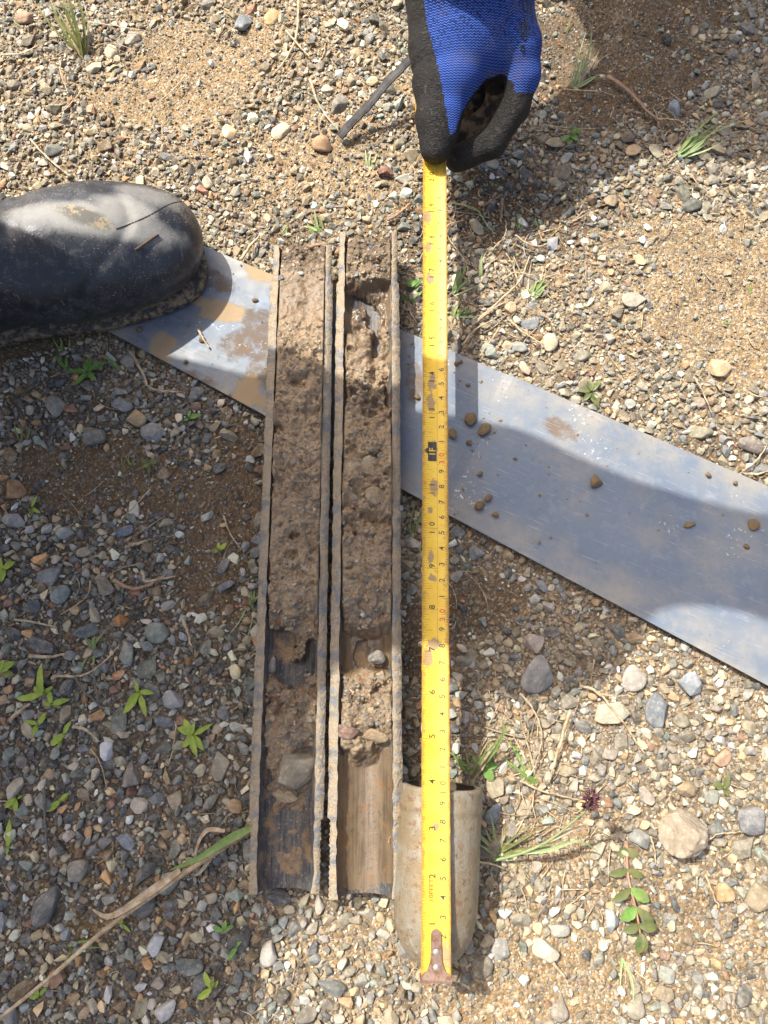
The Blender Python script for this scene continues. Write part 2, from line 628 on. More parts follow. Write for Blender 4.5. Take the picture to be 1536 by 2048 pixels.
def stone_mat(name, source, k):
    t = NT(name, rough=.8, spec=.3)
    c = t.n('ShaderNodeObjectInfo').outputs['Color'] if source == 'object' else t.attr('tint', 'Color')
    nz = t.noise(220 * k, 4, .65)
    sp = t.noise(900 * k, 2, .6)
    c2 = t.mix(t.step(nz, .3, .75), t.mix(1.0, c, (.72, .72, .72), 'MULTIPLY'), t.mix(.25, c, (.5, .44, .34)))
    c2 = t.mix(t.math('MULTIPLY', t.step(sp, .6, .7), .35), c2, t.mix(.5, c, (.65, .6, .5)))
    c2 = t.mix(t.math('MULTIPLY', t.step(sp, .38, .3), .4), c2, t.mix(1.0, c, (.45, .42, .4), 'MULTIPLY'))
    t.bump(t.noise(500 * k, 4, .7), 0.0005, .8)
    return t.fin(c2, t.step(nz, .3, .8, .88, .62))


M_stone_mass = stone_mat('gravel_stone_mass', 'attr', 1.0)
M_stone_obj = stone_mat('gravel_stone', 'object', 0.006)

KEEP = []   # spots taken by the larger single stones: x, y, r


def scatter(n_try, rmin, rmax, med, sig, box, occ, cell, keep_fn, sep=.86):
    r = np.clip(np.exp(RNG.normal(math.log(med), sig, n_try)), rmin, rmax)
    r = np.sort(r)[::-1]
    xs, ys = RNG.uniform(box[0], box[1], n_try), RNG.uniform(box[2], box[3], n_try)
    r = np.maximum(rmin, r * np.where(ys > .22, .86, 1.0))
    sand, damp_shade = soil_maps(xs, ys)
    ok = keep_fn(xs, ys, r, sand)
    out = []
    for x, y, rr, d, s in zip(xs[ok].tolist(), ys[ok].tolist(), r[ok].tolist(), damp_shade[ok].tolist(), sand[ok].tolist()):
        cx, cy = int(x / cell), int(y / cell)
        bad = False
        for a in (-1, 0, 1):
            for b in (-1, 0, 1):
                for (ox, oy, orr) in occ.get((cx + a, cy + b), ()):
                    if (ox - x) ** 2 + (oy - y) ** 2 < ((orr + rr) * sep) ** 2:
                        bad = True; break
                if bad: break
            if bad: break
        if not bad:
            occ.setdefault((cx, cy), []).append((x, y, rr))
            out.append((x, y, rr, d, s))
    return np.array(out)


def off_things(x, y, r):
    free = ~in_things(x, y, 0.4 * r)
    inside = in_poly(x, y, PLATE2)
    ed = edge_dist(x, y, PLATE2)
    return free & ~(inside & (ed > 0)) & ~((~inside) & (ed < 0.55 * r))


# the stones one would pick out of the gravel: pixel, long and short axis in pixels, turn, colour, label
BIG = [
    (1362, 1664, 90, 84, 20, (.36, .29, .20), 'large round tan rock with pitted crust lying right of the purple seed head', .95),
    (1090, 1896, 52, 46, -50, (.62, .53, .38), 'pale cream angular stone on sandy soil right of the tape hook', .7),
    (268, 833, 34, 46, 80, (.50, .36, .20), 'smooth pale orange pebble on dark gravel below the metal sheet', .7),
    (1068, 1283, 46, 46, 20, (.40, .32, .26), 'beige stone with a dark red patch below the metal sheet', .7),
    (1078, 1345, 84, 68, 50, (.24, .235, .22), 'large flat grey slab with a tan spot, right of tape', .4),
    (240, 1240, 34, 30, 20, (.45, .19, .05), 'bright orange stone among dark gravel at left', .7),
    (240, 1058, 40, 22, 15, (.13, .16, .22), 'dark blue grey pebble on wet brown soil', .6),
    (20, 977, 56, 40, -15, (.36, .19, .08), 'large rusty orange stone at left edge of the gravel', .6),
    (645, 289, 40, 34, -40, (.46, .27, .14), 'orange faceted stone just below the dark strip tip', .8),
    (770, 344, 30, 26, 10, (.17, .055, .035), 'dark red round stone left of the top of the tape', .8),
    (560, 255, 40, 30, 45, (.58, .47, .32), 'pale yellow flat stone in sand left of the dark strip', .5),
    (1445, 735, 44, 40, -30, (.55, .42, .24), 'yellowish cream stone on sand above the metal sheet', .6),
    (90, 1815, 74, 46, 48, (.15, .15, .145), 'big elongated dark grey rock near the lower left straw', .7),
    (148, 1745, 42, 40, 0, (.30, .27, .225), 'rounded beige grey stone above the long dry straw', .7),
    (282, 1810, 48, 62, -10, (.17, .165, .145), 'big dark olive grey stone touching the long dry straw', .8),
    (245, 1690, 44, 30, -20, (.22, .26, .30), 'flat pale blue grey slate chip above the long straw', .35),
    (535, 1908, 34, 48, 0, (.56, .52, .44), 'creamy white pointed stone below the left barrel half', .7),
    (638, 1815, 20, 40, 0, (.50, .44, .36), 'narrow cream pebble just below the gap between the barrels', .7),
    (548, 1797, 62, 30, -10, (.075, .085, .10), 'dark slate wedge at the lower end of the left barrel half', .7),
    (114, 1955, 46, 50, 10, (.40, .22, .12), 'reddish orange crumbly stone under the long dry straw', .7),
    (330, 2026, 46, 40, 0, (.50, .49, .48), 'pale white grey stone with a dark pit at the bottom edge', .7),
    (218, 1988, 22, 36, 0, (.60, .59, .56), 'small white block stone near the bottom edge', .8),
    (1085, 680, 0, 0, 0, None, '', 0),
    (1052, 738, 32, 38, 30, (.52, .40, .27), 'pinkish cream stone beside the upper edge of the metal sheet', .7),
    (1063, 642, 40, 26, 0, (.22, .24, .25), 'flat blue grey block on lit gravel above the sheet', .5),
    (1265, 598, 50, 44, 20, (.42, .37, .28), 'wide tan stone in the sunlit gravel at right', .5),
    (1355, 210, 26, 30, 0, (.27, .32, .35), 'light blue grey stone in the shadow at upper right', .8),
    (1345, 1745, 30, 40, 0, None, '', 0),
    (1452, 1788, 38, 40, 0, (.42, .27, .12), 'ochre rounded stone right of the reddish weed', .7),
    (1225, 1845, 36, 42, 0, (.36, .39, .38), 'pale green grey stone left of the reddish weed', .6),
    (1270, 1355, 54, 50, 30, (.38, .34, .28), 'broad flat grey beige stone in the sunny gravel right of the slab', .4),
    (1220, 1430, 76, 42, 10, (.44, .40, .28), 'long pale greenish slab in the sunlit gravel', .45),
    (1320, 1420, 52, 66, -20, (.17, .19, .20), 'large dark grey stone in the shade patch under the sheet', .6),
    (1382, 1368, 44, 44, 0, (.30, .33, .34), 'speckled light grey stone in the shade near the sheet corner', .8),
    (1500, 1640, 60, 54, 0, (.16, .165, .17), 'big dark grey stone at the right edge beside the round rock', .6),
    (485, 45, 30, 36, -20, (.25, .28, .30), 'blue grey angular stone at the top left of the strip', .8),
    (45, 30, 36, 26, 0, (.42, .27, .17), 'pinkish orange stone beside the top left grass', .7),
    (205, 1170, 42, 44, 30, (.28, .25, .19), 'khaki rough stone at left above the orange stone', .7),
    (120, 1190, 40, 40, 0, (.20, .25, .24), 'greenish grey stone left of the khaki stone', .7),
    (302, 860, 44, 40, 0, (.29, .29, .275), 'rounded light grey stone right of the pale orange pebble', .7),
    (240, 805, 44, 34, 0, (.22, .235, .24), 'grey blue stone above the pale orange pebble', .7),
    (107, 808, 48, 36, -50, (.28, .26, .22), 'long grey tan block in the gravel below the boot', .6),
    (185, 870, 44, 52, 30, (.20, .19, .16), 'large dark khaki stone below the boot', .7),
    (75, 1290, 62, 32, -20, (.085, .09, .105), 'flat dark slate stone near the left weeds', .5),
    (358, 1170, 0, 0, 0, None, '', 0),
    (450, 1172, 36, 26, 0, (.17, .18, .20), 'glossy grey pebble on wet soil beside the left barrel', .8),
    (345, 1400, 36, 44, 30, (.36, .36, .34), 'whitish grey stone right of the middle weed', .7),
    (325, 1443, 44, 24, -10, (.13, .15, .175), 'dark blue slate sliver left of the yellow green weed', .6),
]
proto_cache = {}


def proto(seed, sub, cuts=7):
    k = (seed, sub, cuts)
    if k not in proto_cache:
        chip = seed % 3 != 0
        v, f = chip_shape(seed, 15, .07) if chip else stone_shape(seed, sub, cuts)
        proto_cache[k] = mesh('stone', v, f, M_stone_obj, smooth=not chip)
    return proto_cache[k]


occ = {}
for i, (px, py, a, b, ang, colr, lab, hgt) in enumerate(BIG):
    if not lab:
        continue
    c = P(px, py, 0.003)
    mpp = (CAM_H / abs((1024 - py) / FPX * st - ct)) / FPX
    ra, rb = a * 0.5 * mpp * 1.08, b * 0.5 * mpp * 1.08
    rock = i == 0
    v, f = chip_shape(100 + i, 18, .07) if (i % 2 and not rock) else stone_shape(100 + i, 5 if rock else 3, 2 if rock else 9, .10 if rock else .08)
    ext = np.abs(v).max(0)
    v = v / ext
    if rock:
        v = v * (1 + .05 * fbm(v[:, 0] * 4, v[:, 1] * 4, v[:, 2] * 4, 5, 5) - .04 * ss(.25, .5, vnoise(v[:, 0] * 7, v[:, 1] * 7, v[:, 2] * 7, 3)))[:, None]
    o = link('rock' if rock else 'stone', mesh('stone', v, f, M_stone_obj, smooth=rock or not i % 2))
    hz = hgt * min(ra, rb)
    o.scale = (ra, rb, hz)
    z = float(ground_h(np.array([c.x]), np.array([c.y]))[0])
    o.location = (c.x, c.y, z + hz * .55)
    o.rotation_euler = (RNG.uniform(-.12, .12), RNG.uniform(-.12, .12), math.radians(ang))
    o.color = (*[q * .82 for q in colr], 1)
    tag(o, lab, 'rock' if rock else 'stone', group=None if rock else 'single stones picked out in the gravel')
    occ.setdefault((int(c.x / .02), int(c.y / .02)), []).append((c.x, c.y, max(ra, rb)))


def keep(x, y, r, sand):
    lim = np.where(r > .0042, .55, .8)
    k = RNG.random(len(x)) > np.clip(sand * 1.55 - .34, 0, .965) * np.where(r > .0017, 1.0, .93)
    return k & off_things(x, y, r)


box = (-.36, .36, -.235, .615)
st1 = scatter(3900, .0038, .0090, .0046, .30, box, occ, .02, keep, .80)
occ2 = {}
for L in occ.values():
    for (x, y, r) in L:
        for a in range(int((x - r) / .008) - 1, int((x + r) / .008) + 2):
            for b in range(int((y - r) / .008) - 1, int((y + r) / .008) + 2):
                occ2.setdefault((a, b), []).append((x, y, r))
st2 = scatter(60000, .0017, .0038, .0025, .32, box, occ2, .008, keep, .70)
st3 = scatter(130000, .0008, .0017, .0012, .25, box, occ2, .008, keep, .66)
far1 = scatter(42000, .0022, .0085, .0031, .32, (-.85, .85, -.70, 1.10), {}, .012, lambda x, y, r, s: ((np.abs(x) > .36) | (y < -.235) | (y > .615)) & off_things(x, y, r) & (RNG.random(len(x)) > s * .8) & (RNG.random(len(x)) < 1.15 - ss(.30, .85, np.hypot(x, y - .19))))

# the 300 that show largest are stones of their own on the ground
def apparent(s):
    z = np.zeros(len(s))
    px, py = to_px(np.stack([s[:, 0], s[:, 1], z], -1))
    inside = (px > 8) & (px < 1528) & (py > 8) & (py < 2040)
    dist = np.sqrt(s[:, 0] ** 2 + s[:, 1] ** 2 + CAM_H ** 2)
    return np.where(inside, s[:, 2] / dist, 0)


order = np.argsort(-apparent(st1))
top, rest = st1[order[:300]], st1[order[300:]]
cols = stone_cols(top[:, 3], len(top))
hz0 = ground_h(top[:, 0], top[:, 1])
for k, (x, y, r, d, s) in enumerate(top):
    o = link('stone', proto(int(RNG.integers(0, 30)), 3), ground)
    o.scale = (r * RNG.uniform(1.0, 1.3), r * RNG.uniform(1.0, 1.3), r * RNG.uniform(.85, 1.15))
    o.location = (x, y, hz0[k] + r * RNG.uniform(.02, .26))
    o.rotation_euler = (RNG.normal(0, .22), RNG.normal(0, .22), RNG.uniform(0, 6.28))
    o.color = (*(cols[k] * .9), 1)


def stone_mass(name, groups, parent=None):
    VS, FS, CS = [], [], []
    base = 0
    for s, sub, nproto, cuts, emb in groups:
        protos = [chip_shape(500 + sub * 50 + i, 14 if sub == 2 else 9) if sub and i % 4 else stone_shape(500 + sub * 50 + i, sub, cuts) for i in range(nproto)]
        which = RNG.integers(0, nproto, len(s))
        gz = ground_h(s[:, 0], s[:, 1])
        cc = stone_cols(s[:, 3], len(s))
        for i, (v, f) in enumerate(protos):
            m = np.where(which == i)[0]
            n = len(m)
            if not n:
                continue
            q = v[None] * (s[m, 2][:, None] * RNG.uniform(.95, 1.3, (n, 3)) * np.array([1, 1, .95]))[:, None, :]
            rx, ry, rz = RNG.normal(0, .35, n), RNG.normal(0, .35, n), RNG.uniform(0, 6.28, n)
            c, s_ = np.cos(rx)[:, None], np.sin(rx)[:, None]
            q = np.stack([q[..., 0], q[..., 1] * c - q[..., 2] * s_, q[..., 1] * s_ + q[..., 2] * c], -1)
            c, s_ = np.cos(ry)[:, None], np.sin(ry)[:, None]
            q = np.stack([q[..., 0] * c + q[..., 2] * s_, q[..., 1], -q[..., 0] * s_ + q[..., 2] * c], -1)
            c, s_ = np.cos(rz)[:, None], np.sin(rz)[:, None]
            q = np.stack([q[..., 0] * c - q[..., 1] * s_, q[..., 0] * s_ + q[..., 1] * c, q[..., 2]], -1)
            q += np.stack([s[m, 0], s[m, 1], gz[m] + s[m, 2] * RNG.uniform(emb[0], emb[1], n)], -1)[:, None, :]
            VS.append(q.reshape(-1, 3))
            FS.append((f[None] + (base + np.arange(n) * len(v))[:, None, None]).reshape(-1, 3))
            CS.append(np.repeat(cc[m], len(v), 0))
            base += n * len(v)
    V, F, K = np.concatenate(VS), np.concatenate(FS), np.concatenate(CS)
    me = mesh(name, V, F, M_stone_mass, smooth=False)
    a = me.attributes.new('tint', 'FLOAT_COLOR', 'POINT')
    a.data.foreach_set('color', np.concatenate([K, np.ones((len(K), 1))], 1).astype(np.float32).ravel())
    return tag(link(name, me, parent), kind='stuff')


# sand grains and crumbs
ng = 52000
gxy = np.stack([RNG.uniform(box[0], box[1], ng), RNG.uniform(box[2], box[3], ng)], -1)
gs, gd = soil_maps(gxy[:, 0], gxy[:, 1])
gr_ = RNG.uniform(.00045, .0011, ng)
ok = off_things(gxy[:, 0], gxy[:, 1], gr_) & (RNG.random(ng) < .25 + .75 * gs)
grains = np.concatenate([gxy, gr_[:, None], gd[:, None], gs[:, None]], 1)[ok]
stone_mass('gravel', [(rest, 2, 10, 9, (.0, .35)), (st2, 2, 16, 9, (.05, .5)), (far1, 1, 12, 5, (.05, .45)), (st3, 1, 12, 4, (.2, .8))])
oct_v = np.array([(1, 0, 0), (-1, 0, 0), (0, 1, 0), (0, -1, 0), (0, 0, .8), (0, 0, -.8)], float)
oct_f = np.array([(0, 2, 4), (2, 1, 4), (1, 3, 4), (3, 0, 4), (2, 0, 5), (1, 2, 5), (3, 1, 5), (0, 3, 5)])
_ss = stone_shape


def stone_shape(seed, sub, cuts=7, rough=.1, _o=_ss):
    if sub == 0:
        r = np.random.default_rng(seed)
        return oct_v * r.uniform(.6, 1.1, (6, 1)) + r.uniform(-.2, .2, (6, 3)), oct_f
    return _o(seed, sub, cuts, rough)


stone_mass('sand_grains', [(grains, 0, 8, 2, (-.1, .5))])
print('stones', len(st1), len(st2), len(st3), len(far1), len(grains))

# ------------------------------------------------------------------ metal sheet
t = NT('galvanised_steel', rough=.42, metal=.8)
t._xy = t.xyz()[:2]
wob = t.math('ADD', t.math('MULTIPLY', t.math('SUBTRACT', t.noise(55, 4, .6), .5), 1.9), t.math('MULTIPLY', t.math('SUBTRACT', t.noise(260, 3, .6), .5), 1.3))
n1, n2 = t.noise(14, 4, .6), t.noise(130, 4, .65)
base = t.mix(n1, (.098, .128, .168), (.175, .208, .25))
base = t.mix(t.math('MULTIPLY', t.step(n2, .5, .72), .2), base, (.38, .40, .42))
film = t.math('MULTIPLY', t.step(t.noise(26, 5, .65), .40, .70), .52)
base = t.mix(film, base, (.24, .22, .18))
edge = t.math('MULTIPLY', t.attr('edge'), t.step(t.noise(38, 4, .65), .3, .7))
base = t.mix(t.math('MULTIPLY', edge, .75), base, (.31, .275, .21))
smear = None
stain = None
def bl(px, py, a, b, ang):
    c = P(px, py, PLATE_Z); m = .00036
    return t.blob(c.x, c.y, a * m, b * m, math.radians(ang), wob)
for q in ((440, 625, 46, 26, -10), (395, 600, 44, 12, -28), (322, 692, 26, 38, 0), (498, 778, 24, 30, 0), (520, 540, 40, 22, -20), (492, 800, 40, 14, 0)):
    m = bl(*q); smear = m if smear is None else t.math('MAXIMUM', smear, m)
for q in ((485, 690, 46, 40, 0), (520, 720, 30, 60, 0), (430, 560, 50, 22, -30), (400, 760, 40, 14, -30), (1120, 860, 40, 20, -20), (830, 770, 18, 40, 0), (515, 640, 30, 30, 0)):
    m = bl(*q); stain = m if stain is None else t.math('MAXIMUM', stain, m)
spk = t.step(t.noise(520, 2, .5), .63, .70)
spk = t.math('MULTIPLY', spk, t.step(t.noise(30, 3), .4, .62))
stain = t.math('MULTIPLY', stain, t.step(n2, .25, .6))
col = t.mix(t.math('MULTIPLY', stain, .8), base, (.13, .085, .05))
col = t.mix(t.math('MULTIPLY', spk, .65), col, (.17, .12, .07))
wsp = t.math('MULTIPLY', t.step(t.noise(480, 3, .6), .62, .68), t.step(t.noise(24, 3), .55, .68))
col = t.mix(t.math('MULTIPLY', wsp, .7), col, (.8, .8, .78))
rot = t.n('ShaderNodeMapping'); t.put(rot.inputs[0], t.co); rot.inputs['Rotation'].default_value = (0, 0, math.radians(24))
scr = t.step(t.noise(46, 3, .6, t.scaled((1.0, 26.0, 1.0), rot.outputs[0])), .62, .70)
col = t.mix(t.math('MULTIPLY', scr, .22), col, (.55, .55, .54))
col = t.mix(smear, col, t.mix(n2, (.25, .18, .105), (.34, .255, .155)))
cover = t.math('MAXIMUM', t.math('MAXIMUM', smear, t.math('MULTIPLY', stain, .9)), t.math('MULTIPLY', spk, .8))
t.put(t.b.inputs['Metallic'], t.math('MULTIPLY', t.math('SUBTRACT', 1.0, cover), t.math('SUBTRACT', .40, t.math('MULTIPLY', film, .5))))
t.bump(t.noise(9, 3), .004, .25)
t.bump(n2, .0003, .35)
t.b.inputs['Specular IOR Level'].default_value = .25
M_plate = t.fin(col, t.math('ADD', t.step(n2, .3, .7, .58, .74), t.math('MULTIPLY', cover, .4), clamp=True))

a, b, c, d = [Vector(p) for p in PLATE]
nu, nv = 90, 24
V = []
for top in (1, 0):
    for j in range(nv + 1):
        for i in range(nu + 1):
            p = a.lerp(b, i / nu).lerp(d.lerp(c, i / nu), j / nv)
            w = 0.0016 * math.sin(i / nu * 9.0 + 1.0) * math.cos(j / nv * 2.2) * (0.0 if i / nu < .42 else 1.0)
            edge = 0.0006 * abs(j / nv - .5) ** 3 * 8
            V.append((p.x, p.y, PLATE_Z - (0 if top else .0013) + w - edge))
q = grid_faces(nv + 1, nu + 1)
F = [tuple(f) for f in q] + [tuple((f + (nu + 1) * (nv + 1))[::-1]) for f in q]
off = (nu + 1) * (nv + 1)
ring = [i for i in range(nu + 1)] + [j * (nu + 1) + nu for j in range(1, nv + 1)] + [nv * (nu + 1) + i for i in range(nu - 1, -1, -1)] + [j * (nu + 1) for j in range(nv - 1, 0, -1)]
for k in range(len(ring)):
    i, j = ring[k], ring[(k + 1) % len(ring)]
    F.append((j, i, i + off, j + off))
me = mesh('metal_sheet', V, F, M_plate, smooth=False)
jj = np.tile(np.repeat(np.arange(nv + 1), nu + 1), 2) / nv
fattr(me, 'edge', np.clip(1 - np.minimum(jj, 1 - jj) / .24, 0, 1))
tag(link('metal_sheet', me), 'long flat strip of scuffed galvanised sheet metal lying diagonally under the barrels', 'metal sheet')


def plate_z(x, y):
    return PLATE_Z

# ------------------------------------------------------------------ split barrel halves
def Yof(py, z):
    return P(768, py, z).y


t = NT('muddy_steel_edge', rough=.7, spec=.4)
n1, n2, n3 = t.noise(90, 5, .65), t.noise(260, 4, .65), t.noise(700, 3, .6)
mud = t.mix(n3, (.15, .115, .072), (.36, .29, .195))
steel = t.mix(n2, (.085, .087, .09), (.23, .228, .22))
k = t.step(t.math('ADD', n1, t.math('MULTIPLY', n2, .45)), .70, .84)
col = t.mix(k, mud, steel)
col = t.mix(t.math('MULTIPLY', t.step(t.noise(150, 3), .62, .7), .6), col, (.24, .105, .035))
t.put(t.b.inputs['Metallic'], t.math('MULTIPLY', k, .25))
t.bump(n3, .0009, 1.0); t.bump(n1, .0014, .6)
M_edge = t.fin(col, t.step(n2, .3, .7, .8, .5))

t = NT('wet_dark_steel', rough=.5, metal=.1, spec=.35)
n1, n2 = t.noise(70, 5, .65), t.noise(60, 4, .7, t.scaled((5.0, .35, 5.0)))
n3 = t.noise(600, 3, .6)
lng = t.noise(220, 3, .6, t.scaled((3.0, .12, 3.0)))
col = t.mix(t.step(t.math('ADD', t.math('MULTIPLY', lng, .55), t.math('MULTIPLY', n1, .45)), .34, .68), (.034, .034, .037), (.125, .115, .10))
col = t.mix(t.step(n1, .50, .66), col, t.mix(n3, (.17, .11, .055), (.29, .19, .095)))
col = t.mix(t.math('MULTIPLY', t.step(n2, .6, .68), .7), col, (.24, .10, .03))
col = t.mix(t.math('MULTIPLY', t.step(n3, .6, .68), .5), col, (.34, .31, .26))
t.bump(n3, .0004, .7); t.bump(n1, .001, .5); t.bump(lng, .0006, .6)
M_bore = t.fin(col, t.step(n1, .4, .7, .50, .8))


def barrel(name, cx, y0, y1, thread_hi, thread_lo, label, seed):
    L = y1 - y0
    ny = int(L / .0012)
    ys = np.linspace(0, L, ny)
    na = 26
    th = np.linspace(math.pi, 2 * math.pi, na)
    rings = []
    for y in ys:
        Y = y0 + y
        R = BAR_R
        if Y < thread_lo or Y > thread_hi:
            R = BAR_R - .0021 + .0011 * abs(((Y * 330) % 1) * 2 - 1)
        ri = BAR_RI - (.0012 * ss(.012, 0, y))
        ou = np.stack([np.cos(th) * R, np.full(na, y), BAR_R + np.sin(th) * R], -1)
        inn = np.stack([np.cos(th[::-1]) * ri, np.full(na, y), BAR_R + np.sin(th[::-1]) * ri], -1)
        rings.append(np.concatenate([ou, inn]))
    V = np.array(rings)                              # ny, 2na, 3
    # crust of mud along the two upper edges
    x, y, z = V[..., 0], V[..., 1] + seed, V[..., 2]
    near = ss(BAR_R - .006, BAR_R - .0005, z)
    n = fbm(x * 260, y * 260, z * 260, 4, seed)
    n2 = fbm(x * 70, y * 70, z * 70, 3, seed + 5)
    V[..., 2] += near * (.0009 * n + .0004 * n2 + .0009 * np.maximum(0, fbm(x * 420, y * 420, z * 420, 2, seed + 2)))
    V[..., 0] += near * (.0006 * fbm(x * 180, y * 190, z * 100, 4, seed + 9) + .0003 * n2)
    m = 2 * na
    i = np.arange(ny * m).reshape(ny, m)
    F = np.stack([i[:-1], np.roll(i, -1, 1)[:-1], np.roll(i, -1, 1)[1:], i[1:]], -1)
    bore = np.zeros((ny - 1, m), bool); bore[:, na:2 * na - 1] = True
    caps = []
    for r, rev in ((0, False), (ny - 1, True)):
        for k in range(na - 1):
            f = (i[r, k], i[r, m - 1 - k], i[r, m - 2 - k], i[r, k + 1])
            caps.append(f[::-1] if rev else f)
    F = F.reshape(-1, 4); bore = bore.ravel()
    root = empty(name, (cx, y0, BAR_Z))
    tag(root, label, 'core barrel', 'the two opened halves of the split core barrel')
    Vf = V.reshape(-1, 3)
    # outside with the two edges and the ends; the bore is a part of its own
    link('shell', mesh('shell', Vf, np.concatenate([F[~bore], np.array(caps)])[:, ::-1], M_edge), root)
    link('bore', mesh('bore', Vf, F[bore][:, ::-1], M_bore), root)
    return root


thr_lo, thr_hi = Yof(1638, .028), Yof(566, .028)
barrel('barrel_half', BAR1_X, BAR1_Y0, BAR1_Y1, thr_hi, thr_lo, 'left muddy steel half of a split core barrel with bare dark lower end', 3)
barrel('barrel_half', BAR2_X, BAR2_Y0, BAR2_Y1, thr_hi, thr_lo, 'right muddy steel half of a split core barrel, next to the yellow tape', 8)

# ------------------------------------------------------------------ the soil core lying in them
t = NT('wet_clay', rough=.5, spec=.5)
drk, rust, smo, sand_ = t.attr('dark'), t.attr('rust'), t.attr('smooth'), t.attr('sandy')
n1, n2, n3 = t.noise(60, 5, .6), t.noise(260, 4, .65), t.noise(1100, 3, .65)
col = t.mix(n1, (.32, .22, .12), (.42, .30, .175))
col = t.mix(t.step(n2, .3, .7), t.mix(1.0, col, (.72, .70, .68), 'MULTIPLY'), col)
col = t.mix(t.math('MULTIPLY', sand_, .75), col, t.mix(t.step(n3, .35, .65), (.13, .105, .07), (.34, .27, .175)))
col = t.mix(t.math('MULTIPLY', sand_, t.math('MULTIPLY', t.step(n2, .58, .66), .6)), col, (.14, .15, .155))
gv = t.voro(520, 'Color')
gs2 = t.n('ShaderNodeSeparateColor'); t.put(gs2.inputs[0], gv)
col = t.mix(t.math('MULTIPLY', t.step(gs2.outputs[0], .78, .82), t.math('SUBTRACT', .55, t.math('MULTIPLY', smo, .5))), col, t.ramp(gs2.outputs[1], [(0, (.42, .33, .2)), (.35, (.1, .08, .06)), (.6, (.3, .2, .1)), (.8, (.25, .25, .24))], 'CONSTANT'))
wetn = t.noise(38, 5, .7, t.scaled((.8, 1.3, 1)))
col = t.mix(t.math('MULTIPLY', t.step(wetn, .52, .62), t.math('SUBTRACT', .55, t.math('MULTIPLY', smo, .3))), col, (.125, .088, .05))
col = t.mix(t.math('MULTIPLY', sand_, t.math('MULTIPLY', t.step(t.noise(75, 4), .50, .60), .7)), col, (.075, .078, .08))
col = t.mix(drk, col, t.mix(n2, (.055, .034, .019), (.13, .085, .048)))
streak = t.noise(110, 4, .7, t.scaled((2.2, .10, 1.0)))
col = t.mix(t.math('MULTIPLY', smo, t.math('MULTIPLY', t.step(streak, .42, .68), .7)), col, (.105, .085, .06))
col = t.mix(t.math('MULTIPLY', rust, t.step(t.noise(170, 3), .52, .64)), col, (.25, .105, .025))
rg = t.math('SUBTRACT', 1.0, t.math('MULTIPLY', smo, .85))
t.bump(t.math('MULTIPLY', n3, rg), .0010, 1.0); t.bump(t.math('MULTIPLY', n2, rg), .0016, .9)
col = t.mix(t.math('MULTIPLY', smo, .85), col, t.mix(t.step(t.math('ADD', t.math('MULTIPLY', streak, .75), t.math('MULTIPLY', n1, .25)), .40, .60), (.042, .031, .022), (.135, .097, .056)))
col = t.mix(t.math('MULTIPLY', smo, t.math('MULTIPLY', t.step(t.noise(95, 5, .7), .54, .62), .65)), col, (.17, .085, .032))
col = t.mix(t.math('MULTIPLY', smo, t.math('MULTIPLY', t.step(n2, .58, .68), .6)), col, (.045, .038, .032))
M_clay = t.fin(col, t.math('ADD', t.math('SUBTRACT', .42, t.math('MULTIPLY', smo, .08)), t.math('MULTIPLY', sand_, .2)))


